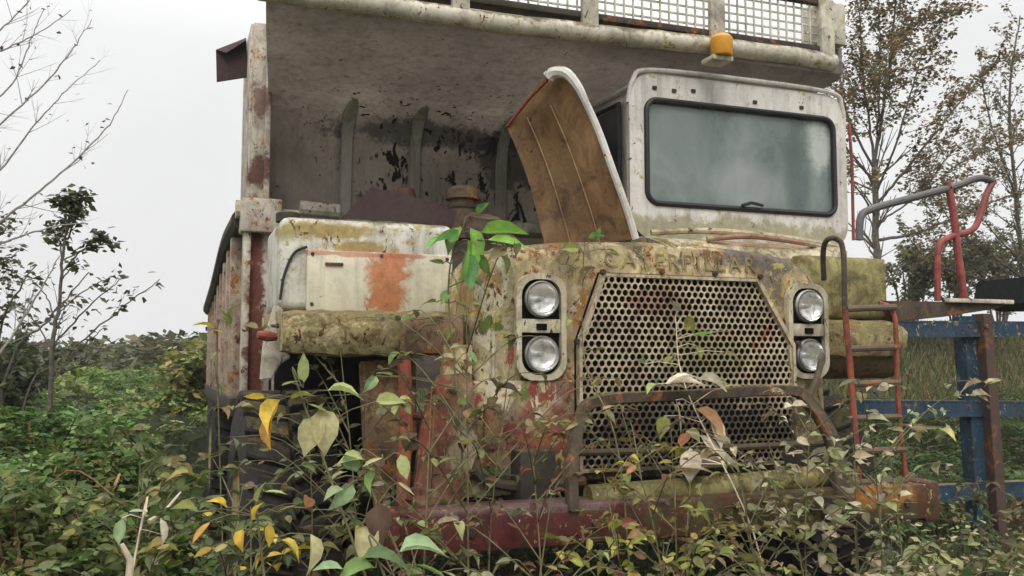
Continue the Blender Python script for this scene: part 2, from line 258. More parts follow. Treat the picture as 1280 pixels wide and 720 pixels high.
class MB:
    def __init__(s): s.bm=bmesh.new()
    def box(s,x0,x1,y0,y1,z0,z1,bev=.01,rot=None,seg=2):
        t=bmesh.new(); bmesh.ops.create_cube(t,size=1)
        for v in t.verts: v.co=Vector(((x0+x1)/2+v.co.x*(x1-x0),(y0+y1)/2+v.co.y*(y1-y0),(z0+z1)/2+v.co.z*(z1-z0)))
        if bev: bmesh.ops.bevel(t,geom=list(t.edges),offset=bev,segments=seg,affect='EDGES',profile=.5)
        if rot is not None:
            c=Vector(((x0+x1)/2,(y0+y1)/2,(z0+z1)/2))
            for v in t.verts: v.co=c+rot@(v.co-c)
        s.merge(t); return s
    def merge(s,t):
        m=bpy.data.meshes.new('t'); t.to_mesh(m); t.free(); s.bm.from_mesh(m); bpy.data.meshes.remove(m)
    def tube(s,pts,r,n=10,cap=True):
        pts=[Vector(p) for p in pts]; rs=r if isinstance(r,(list,tuple)) else [r]*len(pts)
        prev=None; rings=[]; ref=None
        for i,p in enumerate(pts):
            d=(pts[min(i+1,len(pts)-1)]-pts[max(i-1,0)]).normalized()
            if ref is None: ref=Vector((0,0,1)) if abs(d.z)<.9 else Vector((1,0,0))
            u=(ref-d*ref.dot(d))
            u=u.normalized() if u.length>1e-5 else d.orthogonal().normalized()
            ref=u; v=d.cross(u)
            rings.append([s.bm.verts.new(p+(u*math.cos(k*2*math.pi/n)+v*math.sin(k*2*math.pi/n))*rs[i]) for k in range(n)])
        for a,b in zip(rings,rings[1:]):
            for k in range(n): s.bm.faces.new((a[k],a[(k+1)%n],b[(k+1)%n],b[k]))
        if cap: s.bm.faces.new(rings[0][::-1]); s.bm.faces.new(rings[-1])
        return s
    def loop(s,pts,r,n=8):
        """closed tube"""
        pts=[Vector(p) for p in pts]; m=len(pts); rings=[]
        c=sum(pts,Vector())/m; nrm=(pts[0]-c).cross(pts[m//4]-c).normalized()
        for i,p in enumerate(pts):
            d=(pts[(i+1)%m]-pts[i-1]).normalized(); u=nrm; v=d.cross(u)
            rings.append([s.bm.verts.new(p+(u*math.cos(k*2*math.pi/n)+v*math.sin(k*2*math.pi/n))*r) for k in range(n)])
        for i in range(m):
            a,b=rings[i],rings[(i+1)%m]
            for k in range(n): s.bm.faces.new((a[k],a[(k+1)%n],b[(k+1)%n],b[k]))
        return s
    def prism(s,poly,vec,bev=0):
        """polygon (3d points) extruded along vec"""
        t=bmesh.new(); a=[t.verts.new(Vector(p)) for p in poly]; b=[t.verts.new(Vector(p)+Vector(vec)) for p in poly]
        n=len(a); t.faces.new(a); t.faces.new(b[::-1])
        for i in range(n): t.faces.new((a[i],b[i],b[(i+1)%n],a[(i+1)%n]))
        bmesh.ops.recalc_face_normals(t,faces=t.faces)
        if bev: bmesh.ops.bevel(t,geom=list(t.edges),offset=bev,segments=2,affect='EDGES')
        s.merge(t); return s
    def ring(s,outer,inner,vec):
        """frame between two closed outlines of equal length, extruded along vec"""
        vec=Vector(vec); n=len(outer); A=[s.bm.verts.new(Vector(p)) for p in outer]; B=[s.bm.verts.new(Vector(p)) for p in inner]
        C=[s.bm.verts.new(Vector(p)+vec) for p in outer]; D=[s.bm.verts.new(Vector(p)+vec) for p in inner]
        for i in range(n):
            j=(i+1)%n
            for q in ((A[i],A[j],B[j],B[i]),(C[j],C[i],D[i],D[j]),(A[j],A[i],C[i],C[j]),(B[i],B[j],D[j],D[i])): s.bm.faces.new(q)
        return s
    def lathe(s,prof,org,axis,n=28):
        """profile [(r,h)] about an axis"""
        org=Vector(org); ax=Vector(axis).normalized(); u=ax.orthogonal().normalized(); v=ax.cross(u); rings=[]
        for r,h in prof: rings.append([s.bm.verts.new(org+ax*h+(u*math.cos(k*2*math.pi/n)+v*math.sin(k*2*math.pi/n))*max(r,1e-4)) for k in range(n)])
        for a,b in zip(rings,rings[1:]):
            for k in range(n): s.bm.faces.new((a[k],a[(k+1)%n],b[(k+1)%n],b[k]))
        return s
    def build(s,name,mat,parent=None,smooth=True,**k):
        bmesh.ops.recalc_face_normals(s.bm,faces=s.bm.faces)
        me=bpy.data.meshes.new(name); s.bm.to_mesh(me); s.bm.free(); return link(name,me,mat,parent,smooth=smooth,**k)
def rrect(x0,x1,z0,z1,r,Y,n=6):
    out=[]
    for cx,cz,a0 in ((x1-r,z1-r,0),(x0+r,z1-r,90),(x0+r,z0+r,180),(x1-r,z0+r,270)):
        for k in range(n+1):
            a=R(a0+90*k/n); out.append(Vector((cx+r*math.cos(a),Y,cz+r*math.sin(a))))
    return out
def spline(pts,sub=6):
    pts=[Vector(p) for p in pts]
    if len(pts)<3: return pts
    P=[pts[0]*2-pts[1]]+pts+[pts[-1]*2-pts[-2]]; out=[]
    for i in range(1,len(P)-2):
        for k in range(sub):
            t=k/sub; a,b,c,d=P[i-1:i+3]
            out.append(.5*((2*b)+(c-a)*t+(2*a-5*b+4*c-d)*t*t+(3*b-a-3*c+d)*t**3))
    out.append(pts[-1]); return out
# ------------------------------------------------------------------ leaves
def tpl_simple():
    return np.array([[0,0,0],[.45,.30,.07],[.45,-.30,.07],[1,0,-.05]],float),[(0,1,3),(0,3,2)]
def tpl_leaf():
    v=[]; f=[]
    for x,wd,z in ((0,.02,0),(.16,.25,.0),(.40,.31,-.01),(.66,.255,-.05),(.86,.10,-.11),(1.02,.005,-.17)):
        v+= [[x,wd,z+wd*.28],[x,0,z],[x+.04,-wd*.93,z+wd*.34]]
    for i in range(5):
        a=i*3; f+=[(a,a+1,a+4,a+3),(a+1,a+2,a+5,a+4)]
    return np.array(v,float),f
def tpl_tri():
    v,f=tpl_simple(); V=[];Fc=[]
    for k,a in enumerate((-70,0,70)):
        c,s=math.cos(R(a)),math.sin(R(a)); m=np.array([[c,-s,0],[s,c,0],[0,0,1]])
        q=(v*np.array([.62,.75,1]))@m.T; V.append(q+np.array([.12*c,.12*s,0])); Fc+=[tuple(i+4*k for i in t) for t in f]
    return np.vstack(V),Fc
TS,TL,TT=tpl_simple(),tpl_leaf(),tpl_tri()
def nv_(V): return len(V) if len(V)!=12 else 0
def leafmesh(pos,direc,size,cols,tpl,rng,roll=1.0):
    """vectorised: every leaf is a folded little blade, base at pos, pointing along direc"""
    V,Fc=tpl; n=len(pos); d=direc/np.linalg.norm(direc,axis=1,keepdims=True)
    upv=np.tile([0,0,1.],(n,1))+rng.normal(0,.35*roll,(n,3)); y=np.cross(upv,d); y/=np.linalg.norm(y,axis=1,keepdims=True)+1e-9; z=np.cross(d,y)
    zc=rng.uniform(.0,2.6,n)[:,None,None] if nv_(V)>6 else 1.0; wc=rng.uniform(.75,1.2,n)[:,None,None] if nv_(V)>6 else 1.0
    W=pos[:,None,:]+size[:,None,None]*(V[None,:,0:1]*d[:,None,:]+wc*V[None,:,1:2]*y[:,None,:]+zc*V[None,:,2:3]*z[:,None,:])
    nv=len(V); me=bpy.data.meshes.new('leaves'); nf=len(Fc); k=len(Fc[0])
    fa=np.array(Fc)[None]+np.arange(n)[:,None,None]*nv; fa=fa.reshape(-1,k)
    me.vertices.add(n*nv); me.vertices.foreach_set('co',W.ravel())
    me.loops.add(fa.size); me.loops.foreach_set('vertex_index',fa.ravel().astype(np.int32))
    me.polygons.add(len(fa)); me.polygons.foreach_set('loop_start',(np.arange(len(fa))*k).astype(np.int32)); me.polygons.foreach_set('loop_total',np.full(len(fa),k,np.int32))
    me.update(calc_edges=True)
    at=me.color_attributes.new('Col','FLOAT_COLOR','POINT'); c4=np.ones((n,nv,4)); c4[:,:,:3]=cols[:,None,:]*np.clip(1+rng.normal(0,.16,(n,nv,1)),.5,1.5)
    if nv==18: c4[:,1::3,:3]=c4[:,1::3,:3]*1.18+.02; e_=rng.random((n,1))<.3; c4[:,15:,:3]=np.where(e_[:,:,None],c4[:,15:,:3]*.4+np.array([.05,.02,0]),c4[:,15:,:3])
    c4=np.clip(c4,0,1); at.data.foreach_set('color',c4.ravel())
    return me
GREEN=[(.055,.10,.022),(.08,.14,.03),(.045,.085,.025),(.11,.16,.045),(.07,.11,.04)]
DKGREEN=[(.030,.062,.016),(.045,.085,.022),(.06,.10,.03),(.09,.13,.05),(.10,.085,.03)]
THK=[(0.069, 0.126, 0.022), (0.099, 0.173, 0.031), (0.137, 0.212, 0.044), (0.087, 0.153, 0.025), (0.063, 0.12, 0.022), (0.187, 0.253, 0.065), (0.162, 0.147, 0.037), (0.266, 0.323, 0.104)]
YELLOW=[(.62,.42,.05),(.70,.50,.08),(.50,.40,.08),(.55,.30,.04)]
PALE=[(.46,.43,.22),(.36,.38,.16),(.52,.45,.27),(.30,.34,.13)]
CREAMY=[(.55,.50,.34),(.50,.44,.28),(.40,.42,.25),(.60,.52,.38)]
BRIGHT=[(.20,.42,.06),(.14,.33,.08),(.26,.46,.08)]
MIXED=[(.16,.20,.05),(.30,.30,.10),(.10,.15,.05),(.50,.38,.10),(.42,.40,.24),(.20,.11,.05)]
OLIVE=[(.14,.13,.055),(.19,.17,.08),(.11,.12,.05),(.22,.17,.09)]
DRY=[(.22,.15,.08),(.30,.2,.1),(.14,.09,.05)]
def pick(pal,n,rng,j=.22):
    a=np.array(pal)[rng.integers(0,len(pal),n)]; return np.clip(a*(1+rng.normal(0,j,(n,1)))*(1+rng.normal(0,.06,(n,3))),.004,.9)
def colmesh_link(*a,**k): return link(*a,smooth=False,**k)
# ================================================================== SETTING
def gz(x,y):
    """ground height"""
    h=0.10*math.sin(x*.6+1)*math.sin(y*.45)
    if y>9 and x>4: h+=min(1,(x-4)/3)*2.6*min(1,max(0,(y-10.5)/9))      # bank behind the blue frame
    if y>45: h+=min(3.2,(y-45)*.06)*math.exp(-((x+4)/30)**2)
    if x<-40: h+=min(4,(-40-x)*.05)
    return h
def grid_mesh(name,xs,ys,zf,mat,**k):
    bm=bmesh.new(); V=[[bm.verts.new((x,y,zf(x,y))) for x in xs] for y in ys]
    for j in range(len(ys)-1):
        for i in range(len(xs)-1): bm.faces.new((V[j][i],V[j][i+1],V[j+1][i+1],V[j+1][i]))
    me=bpy.data.meshes.new(name); bm.to_mesh(me); bm.free(); return link(name,me,mat,**k)
def ax(a,b,c,d,fine,coarse):
    l=[]; x=a
    while x<b: l.append(x); x+=coarse
    x=b
    while x<c: l.append(x); x+=fine
    x=c
    while x<=d: l.append(x); x+=coarse
    return l
grid_mesh('ground',ax(-300,-30,50,300,1.0,20),ax(-100,-10,80,500,1.0,20),gz,M['ground'],kind='structure')
# ================================================================== THE DUMP TRUCK
T=empty('dump_truck',(2.65,7.5,0),'abandoned off-road dump truck, cream paint overgrown with moss and rust, standing in the weeds','dump truck')
CX=2.65
# ---- dump body: front wall, canopy over the cab, left and right sides
body_l,body_r=.66,4.80
prof=[(7.5,1.55),(7.46,2.2),(7.42,2.9),(7.38,3.45),(7.34,3.62),(7.24,3.74),(7.08,3.80),(6.95,3.815),(6.6,3.855),(6.1,3.91),(5.66,3.965),(5.62,3.97),(5.605,4.06)]
def sheet(prof,xl,xr,th,nx=14,warp=0):
    mb=MB(); bm=mb.bm; rng=random.Random(4); rows=[]
    for (y,z) in prof:
        xa=xl-.17*max(0,min(1,(7.2-y)/1.5)); rows.append([bm.verts.new((xa+(xr-xa)*i/nx,y+rng.uniform(-warp,warp),z+rng.uniform(-warp,warp))) for i in range(nx+1)])
    for a,b in zip(rows,rows[1:]):
        for i in range(nx): bm.faces.new((a[i],a[i+1],b[i+1],b[i]))
    r=bmesh.ops.solidify(bm,geom=list(bm.faces),thickness=th); return mb
body=sheet(prof,body_l,body_r,-.04,warp=.006).build('dump_body',M['canopy'],T)
# right end of the canopy is cut back: cheek plates on both ends
MB().prism([(body_r,7.5,1.55),(body_r,7.38,3.5),(body_r,7.05,3.78),(body_r,5.66,3.97),(body_r,5.66,4.2),(body_r,7.9,4.3),(body_r,7.9,1.55)],(.04,0,0)).build('canopy_cheek',M['canopy'],T,smooth=False)
for rx in (1.30,1.87,2.64,3.4,4.1):   # folded stiffening ribs running up the wall and out under the canopy
    mb=MB()
    pr=prof[2:7]+[(7.0,3.81)]
    pts=spline([(rx,y,z) for y,z in pr],5)
    bm=mb.bm; rings=[]
    for i,p in enumerate(pts):
        d=(pts[min(i+1,len(pts)-1)]-pts[max(i-1,0)]).normalized(); nr=Vector((1,0,0)).cross(d).normalized()
        if nr.y*.7+nr.z>0: nr=-nr
        w_=min(1,.15+(len(pts)-1-i)/10)
        rings.append([bm.verts.new(p+Vector((a,0,0))+nr*b) for a,b in ((-.06*w_,-.01),(-.04*w_,.028*w_),(.04*w_,.028*w_),(.06*w_,-.01))])
    for a,b in zip(rings,rings[1:]):
        for k in range(3): bm.faces.new((a[k],a[k+1],b[k+1],b[k]))
    mb.build('wall_rib',M['rib'],body)
# left edge post: front flange of the side, folded, rust patched
mb=MB(); mb.box(.535,.66,7.12,7.30,2.86,4.36,.006); mb.box(.515,.537,7.16,7.9,2.86,4.36,.004); mb.box(.625,.665,7.04,7.14,2.9,4.30,.005)
mb.build('body_edge_post',M['strip'],T)
mb=MB(); mb.box(.54,.70,7.10,7.26,1.48,2.80,.008); mb.box(.49,.54,7.02,7.2,1.5,2.84,.006); mb.box(.72,.80,7.14,7.22,1.5,2.9,.005)
mb.build('body_corner_post',M['strip'],T)
mb=MB(); mb.box(.46,.76,6.98,7.2,2.72,2.98,.02); mb.tube([(.43,7.1,2.90),(.5,7.1,2.9)],.07,10); mb.build('hinge_bracket',M['strip'],T)
# side wall: outer skin with upright ribs, its top edge sinking towards the back
sp=[(.52,7.2,1.45),(.52,12.2,1.35),(.52,12.2,2.42),(.52,10.2,2.55),(.52,8.4,2.78),(.52,7.2,2.86)]
side=MB().prism(sp,(.06,0,0)).build('body_side',M['side'],T,smooth=False)
for i in range(9):
    y=7.55+i*.55; zt=2.82-(y-7.2)*.083
    MB().box(.43,.523,y,y+.13,1.42,zt-.04,.008).build('side_rib',M['side'],side)
mb=MB(); pr=spline([(.49,7.15,2.84),(.47,8.4,2.80),(.46,10.2,2.57),(.46,12.25,2.44)],6)
mb.tube(pr,.085,10); mb.build('top_rail',M['dark'],side)
mb=MB(); mb.box(.42,.56,7.1,12.25,1.36,1.50,.01); mb.build('bottom_rail',M['dark'],side)
MB().prism([(4.78,7.5,1.55),(4.78,12.2,1.35),(4.78,12.2,2.5),(4.78,7.5,3.0)],(.06,0,0)).build('body_side',M['side'],T,smooth=False)
MB().prism([(.58,7.52,1.6),(.58,12.2,2.3),(.58,12.2,2.36),(.58,7.52,1.7)],(4.2,0,0)).build('body_floor',M['side'],T,smooth=False)
# ledge under the front wall
mb=MB(); mb.box(.70,4.7,7.12,7.42,2.84,2.93,.02); mb.tube([(.9,7.1,2.94),(1.2,7.1,2.93)],.06,10); mb.build('wall_ledge',M['strip'],T)
# ear plate sticking out at the left
mb=MB(); a=[PY(271,102,7.5),PY(270,62,7.5),PY(308,48,7.5),PY(310,96,7.5)]; mb.prism(a,(0,.02,0)); mb.prism([PY(270,62,7.49),PY(283,66,7.42),PY(308,50,7.42),PY(308,47,7.49)],(0,.02,0)); mb.build('spill_guard_ear',M['maroon'],T,smooth=False)
# canopy front edge: pipe, rail, screen
CY=5.6; xl,xr=.44,4.70; z0=3.965
def zs(x): return z0+.012*math.sin(x*2.1)+.03*(x-2.6)/2
mb=MB(); pts=[(x,CY,zs(x)+.060+random.Random(int(x*50)).uniform(-.006,.006)) for x in np.linspace(xl,xr,26)]; mb.tube(pts,.066,12)
edge=mb.build('canopy_edge_pipe',M['edge'],T)
mb=MB(); mb.box(xl,xr,CY-.02,CY+.1,z0+.150,z0+.195,.004); mb.box(xl,xr+.02,CY-.02,CY+.03,z0+.52,z0+.555,.004); rail=mb.build('screen_rail',M['dark'],T)
posts=[PY(735,10,CY).x,PY(574,10,CY).x,PY(893,10,CY).x,PY(1030,40,CY).x,1.0]
for x in posts:
    MB().box(x-.06,x+.06,CY-.05,CY+.0,z0+.08,z0+.555,.008).build('screen_post',M['edge'],T)
mb=MB(); rng=random.Random(5)
x=xl+.03
while x<xr: mb.box(x-.006,x+.006,CY+.004,CY+.014,z0+.19,z0+.53,0); x+=.072
for k in range(5): 
    zz=z0+.235+k*.062; mb.box(xl,xr,CY+.015,CY+.025,zz-.006,zz+.006,0)
mb.build('wire_screen',M['edge'],T,smooth=False)
MB().box(PY(1022,20,CY).x,PY(1055,20,CY).x,CY-.03,CY+.2,z0+.22,z0+.56,.03).build('canopy_corner_cap',M['edge'],T)
bl=PY(902,57,5.46)
mb=MB(); mb.lathe([(0,-.075),(.07,-.075),(.078,-.06),(.078,.05),(.055,.075),(0,.078)],bl,(0,0,1)); be=mb.build('amber_beacon',M['amber'],T)
MB().box(bl.x-.085,bl.x+.085,bl.y-.02,bl.y+.14,bl.z-.11,bl.z-.075,.006).build('beacon_bracket',M['edge'],be)
# ---- cab
cx0,cx1,cz0,cz1,cy0,cy1=3.00,4.885,2.62,3.83,5.70,7.02
outer=rrect(cx0,cx1,cz0,cz1,.20,cy0); inner=rrect(3.135,4.765,2.885,3.635,.09,cy0)
mb=MB(); mb.ring(outer,inner,(0,.05,0))
# bevelled shell behind the face, leaning slightly
bm=mb.bm
secs=[(cy0-.0,0),(cy0+.03,-.02),(cy1,-.02)]
def off(poly,d,Y): 
    c=Vector(((cx0+cx1)/2,Y,(cz0+cz1)/2)); return [Vector((p.x-math.copysign(d,p.x-c.x),Y,p.z-math.copysign(d,p.z-c.z))) for p in poly]
S=[[bm.verts.new(q) for q in off(outer,d,Y)] for Y,d in secs]
n=len(outer)
for a,b in zip(S,S[1:]):
    for k in range(n):
        bm.faces.new((a[k],a[(k+1)%n],b[(k+1)%n],b[k]))
bm.faces.new(S[-1])
cab=mb.build('cab',M['cab'],T)
# raised lip round the roof and drip rail
mb=MB(); mb.tube(spline([(cx0-.0,5.72,3.60),(cx0+.03,5.70,3.76),(cx0+.16,5.69,3.845),(3.9,5.685,3.86),(cx1-.16,5.69,3.845),(cx1-.03,5.70,3.74),(cx1,5.72,3.55)],6),.018,8); mb.tube([(cx0+.02,5.72,3.72),(cx0+.02,7.0,3.74)],.018,8); mb.build('drip_rail',M['cab'],cab)
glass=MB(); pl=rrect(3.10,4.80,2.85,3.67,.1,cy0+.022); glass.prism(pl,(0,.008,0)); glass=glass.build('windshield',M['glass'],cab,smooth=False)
MB().loop(rrect(3.135,4.765,2.885,3.635,.09,cy0-.002,8),.021,8).build('window_seal',M['seal'],cab)
# left side window
sw=[(2.995,5.86,3.60),(2.995,6.86,3.62),(2.995,6.9,2.95),(2.995,5.86,2.9)]
MB().prism([(x-.004,y,z) for x,y,z in sw],(.012,0,0),.003).build('side_window',M['sideglass'],cab,smooth=False)
MB().loop([Vector((2.99,y,z)) for _,y,z in [(0,5.84,3.62),(0,6.3,3.64),(0,6.88,3.64),(0,6.91,3.3),(0,6.92,2.93),(0,6.4,2.9),(0,5.84,2.88),(0,5.83,3.3)]],.018,6).build('window_seal',M['seal'],cab)
MB().prism([(4.888,5.9,3.60),(4.888,6.9,3.60),(4.888,6.9,2.9),(4.888,5.9,2.9)],(.01,0,0),.003).build('side_window',M['sideglass'],cab,smooth=False)
# cab interior
mb=MB(); mb.box(3.7,4.25,6.35,6.8,2.55,2.78,.05); mb.box(3.72,4.23,6.72,6.86,2.7,3.38,.05); mb.build('driver_seat',M['seat'],cab)
mb=MB(); mb.loop([Vector((3.98+.2*math.cos(a),6.15+.08*math.sin(a),2.93+.17*math.sin(a))) for a in np.linspace(0,2*math.pi,21)[:-1]],.014,6); mb.tube([(3.98,6.15,2.93),(3.98,5.95,2.5)],.02,8); mb.build('steering_wheel',M['seal'],cab)
MB().tube([(3.90,5.668,2.905),(3.98,5.664,2.93),(4.08,5.664,2.915)],.012,6).build('wiper',M['seal'],cab)
MB().tube([(4.93,5.70,2.7),(4.93,5.69,3.3),(4.92,5.70,3.62)],.012,8).build('door_hinge_rod',M['pinkpipe'],cab)
for i,(bx,bz) in enumerate([(3.36,3.715),(3.52,3.73),(4.05,3.70),(4.47,3.70),(3.2,3.72)]):
    MB().box(bx-.015,bx+.02,cy0-.012,cy0+.002,bz-.012,bz+.014,.004).build('lamp_mount',M['dark'],cab)
# cowl between the cab and the hood
mb=MB(); t=bmesh.new(); pf=[(5.05,2.0,4.20),(5.05,2.43,4.20),(5.18,2.55,4.35),(5.45,2.60,4.62),(5.69,2.64,4.86),(5.69,2.0,4.86)]
A=[t.verts.new((2.98,y,z)) for y,z,x in pf]; B=[t.verts.new((x,y,z)) for y,z,x in pf]
t.faces.new(A); t.faces.new(B[::-1])
for k in range(6): t.faces.new((A[k],B[k],B[(k+1)%6],A[(k+1)%6]))
bmesh.ops.bevel(t,geom=list(t.edges),offset=.03,segments=2,affect='EDGES'); mb.merge(t)
mb.tube(spline([(3.05,5.5,2.64),(3.4,5.42,2.66),(3.9,5.4,2.65),(4.4,5.44,2.62),(4.7,5.58,2.62)],5),.022,8)
mb.tube(spline([(3.3,5.2,2.57),(3.6,5.12,2.59),(4.0,5.14,2.57),(4.3,5.28,2.57)],5),.018,8)
cowl=mb.build('cowl',M['cowl'],T)
# ---- hood shell (front) as a loft
def hood_outline(inset,topi,Y,ztop=2.455):
    pts=[]; xl,xr=1.50+inset,3.80-inset
    key=[(xl-.02,1.12),(xl-.005,1.6),(xl,2.05)]
    arc=[(xl+.02,2.20),(xl+.08,2.30),(xl+.20,2.375),(xl+.42,2.42),(2.3,ztop-.01),(2.65,ztop),(3.0,ztop-.01),(xr-.42,2.42),(xr-.20,2.375),(xr-.08,2.30),(xr-.02,2.20)]
    arc=[(x,z-topi) for x,z in arc]; rest=[(xr,2.05),(xr+.005,1.6),(xr+.02,1.12)]
    P=spline([Vector((x,Y,z)) for x,z in key+arc+rest],4); return P
mb=MB(); bm=mb.bm
secs=[(.13,.055,4.628),(.09,.035,4.632),(.05,.018,4.65),(.02,.005,4.69),(0,0,4.78),(0,0,5.0),(0,-.03,5.16)]
S=[[bm.verts.new(v) for v in hood_outline(*s)] for s in secs]
for a,b in zip(S,S[1:]):
    for k in range(len(a)-1): bm.faces.new((a[k],a[k+1],b[k+1],b[k]))
bm.faces.new(S[0])
hood=mb.build('hood',M['hood'],T)
# lettering pressed into the lip
fc=bpy.data.curves.new('txt','FONT'); fc.body='CATERPILLAR'; fc.size=.128; fc.extrude=.0014; fc.align_x='CENTER'; fc.space_character=1.28
fo=bpy.data.objects.new('txt',fc); COL.objects.link(fo); bpy.context.view_layer.update()
me=bpy.data.meshes.new_from_object(fo.evaluated_get(bpy.context.evaluated_depsgraph_get())); bpy.data.objects.remove(fo)
me.transform(Matrix.Translation((2.765,4.620,2.292))@Matrix.Rotation(R(90-4),4,'X')@Matrix.Diagonal((1.05,1,1,1)))
M['letters']=weathered('lettering_painted_shade',(.23,.18,.095),mottle=.6,lich=.5,rust=.3,moss=.6,streak=.3,grime=.5,rough=.85,top=0)  # hood paint darkened, shading of the letter relief put into the colour
link('lettering',me,M['letters'],hood,smooth=False)
# grille: perforated sheet with real holes, over a radiator panel painted black as dark depth
GY=4.585
def inside(x,z,m=0):
    if z>2.245-m or z<1.165+m: return False
    lx=2.085 if z<1.87 else 2.085+(z-1.87)/(2.25-1.87)*.145
    rx=3.50 if z<1.87 else 3.50-(z-1.87)/(2.25-1.87)*.24
    return lx+m<x<rx-m
mb=MB(); bm=mb.bm; dx=.0415; dz=dx*.86; row=0; z=1.18; rngg=random.Random(3)
while z<2.245:
    x=2.06+(dx/2 if row%2 else 0)
    while x<3.53:
        if inside(x,z,.006):
            hx=[(math.cos(R(30+60*k))*dx/math.sqrt(3)*1.003,math.sin(R(30+60*k))*dx/math.sqrt(3)*1.0) for k in range(6)]
            o12=[]; 
            for k in range(6):
                a=hx[k]; b=hx[(k+1)%6]; o12+= [a,((a[0]+b[0])/2,(a[1]+b[1])/2)]
            r=.0172*rngg.uniform(.93,1.05)
            dyy=.012*math.sin(x*3+z*2)
            A=[bm.verts.new((x+p[0],GY+dyy,z+p[1])) for p in o12]
            B=[bm.verts.new((x+r*math.cos(R(30+30*k)),GY+dyy,z+r*math.sin(R(30+30*k)))) for k in range(12)]
            C=[bm.verts.new((x+r*math.cos(R(30+30*k)),GY+dyy+.008,z+r*math.sin(R(30+30*k)))) for k in range(12)]
            for k in range(12):
                j=(k+1)%12; bm.faces.new((A[k],A[j],B[j],B[k])); bm.faces.new((B[k],B[j],C[j],C[k]))
        x+=dx
    z+=dz; row+=1
grille=mb.build('grille',M['grille'],T,smooth=False)
gp=[(2.075,1.15),(2.075,1.875),(2.22,2.262),(3.272,2.262),(3.515,1.875),(3.515,1.15)]
def shrink(p,d):
    cx=sum(q[0] for q in p)/len(p); cz=sum(q[1] for q in p)/len(p); return [(q[0]-math.copysign(d,q[0]-cx),q[1]-math.copysign(d,q[1]-cz)) for q in p]
mb=MB(); mb.ring([Vector((x,GY-.014,z)) for x,z in shrink(gp,-.03)],[Vector((x,GY-.014,z)) for x,z in shrink(gp,.012)],(0,.06,0)); mb.build('grille_frame',M['grille'],grille,smooth=False)
MB().prism([(x,4.618,z) for x,z in shrink(gp,.004)],(0,.006,0)).build('radiator',M['black'],T,smooth=False)
for x,z in [(2.23,2.255),(2.6,2.27),(2.95,2.27),(3.26,2.262),(2.07,1.87),(3.52,1.87)]:
    MB().lathe([(0,-.012),(.014,-.012),(.018,0),(.018,.01)],(x,GY-.02,z),(0,1,0),8).build('bolt',M['dark'],grille)
# headlight panels
def lamp_panel(cx,wd):
    o=rrect(cx-.145,cx+.145,1.66,2.235,.10,4.585); i=rrect(cx-.115,cx+.115,1.69,2.205,.09,4.585)
    mb=MB(); mb.ring(o,i,(0,.05,0)); P=mb.build('lamp_surround',M['lamp_pl'],T)
    MB().prism(rrect(cx-.118,cx+.118,1.687,2.208,.09,4.618),(0,.012,0)).build('lamp_recess',M['black'],P,smooth=False)
    mb=MB(); mb.box(cx-.115,cx+.115,4.592,4.617,1.915,1.99,.006); mb.build('lamp_bridge',M['lamp_pl'],P)
    MB().box(cx-.03,cx+.03,4.580,4.594,1.93,1.965,.004).build('marker_plate',M['black'],P)
    for z,tl in ((2.097,0),(1.80,.0)):
        mb=MB(); mb.lathe([(.088,.03),(.098,.0),(.100,-.02),(.093,-.032),(.086,-.026)],(cx,4.60,z),(0,1,0)); H=mb.build('headlight',M['chrome'],T)
        mb=MB(); mb.lathe([(.091,-.012),(.084,.006),(.070,.018),(.050,.027),(.025,.032),(.008,.033),(0,.033)],(cx,4.575,z),(0,1,0)); mb.build('reflector',M['reflector'],H)
        mb=MB(); mb.lathe([(0,.0),(.012,.0),(.014,.02),(.014,.03)],(cx,4.575,z),(0,1,0),10); mb.build('bulb',M['chrome'],H)
        mb=MB(); mb.lathe([(.092,-.022),(.080,-.033),(.055,-.042),(.025,-.046),(0,-.047)],(cx,4.597,z),(0,1,0)); mb.build('lens',M['lens'],H)
lamp_panel(1.872,0); lamp_panel(3.615,0)
# crease / seam lines of hood
MB().tube([(1.60,4.618,1.45),(1.61,4.622,1.9),(1.62,4.63,2.2)],.010,6).build('hood_seam',M['hood'],hood)
mb=MB(); mb.tube(spline([(1.45,4.60,1.36),(1.52,4.56,1.17),(1.75,4.53,1.11),(2.1,4.55,1.12)],6),.03,8); mb.build('hood_lower_lip',M['hoop'],T)
# lower apron: olive boards left of the grille
mb=MB(); mb.box(1.44,2.04,4.60,4.66,1.06,1.66,.01); mb.box(1.34,1.50,4.64,4.72,1.06,1.85,.01); mb.build('front_apron',M['hood'],T)
# mossy cross tube and brush guard in front of the grille
mb=MB(); mb.tube(spline([PY(735,622,4.36),PY(860,612,4.34),PY(960,603,4.34),PY(1050,592,4.36)],5),.065,12); mb.build('cross_tube',M['olive'],T)
hp=[PY(716,640,4.2),PY(714,580,4.28),PY(724,528,4.38),PY(748,501,4.40),PY(860,494,4.40),PY(980,488,4.40),PY(1008,500,4.38),PY(1038,545,4.3),PY(1050,600,4.22),PY(1056,660,4.15)]
mb=MB(); P=spline(hp,6)
bm=mb.bm; rings=[]
for i,p in enumerate(P):
    d=(P[min(i+1,len(P)-1)]-P[max(i-1,0)]).normalized(); u=Vector((0,1,0)); u=(u-d*u.dot(d)).normalized(); v=d.cross(u)
    wd=.030+.022*max(0,(i/len(P)-.55)/.45); rings.append([bm.verts.new(p+u*a*.03+v*b*wd) for a,b in ((-1,-.8),(-1,.8),(-.6,1),(.6,1),(1,.8),(1,-.8),(.6,-1),(-.6,-1))])
for a,b in zip(rings,rings[1:]):
    for k in range(8): bm.faces.new((a[k],a[(k+1)%8],b[(k+1)%8],b[k]))
bm.faces.new(rings[0]); bm.faces.new(rings[-1])
guard=mb.build('brush_guard',M['hoop'],T)
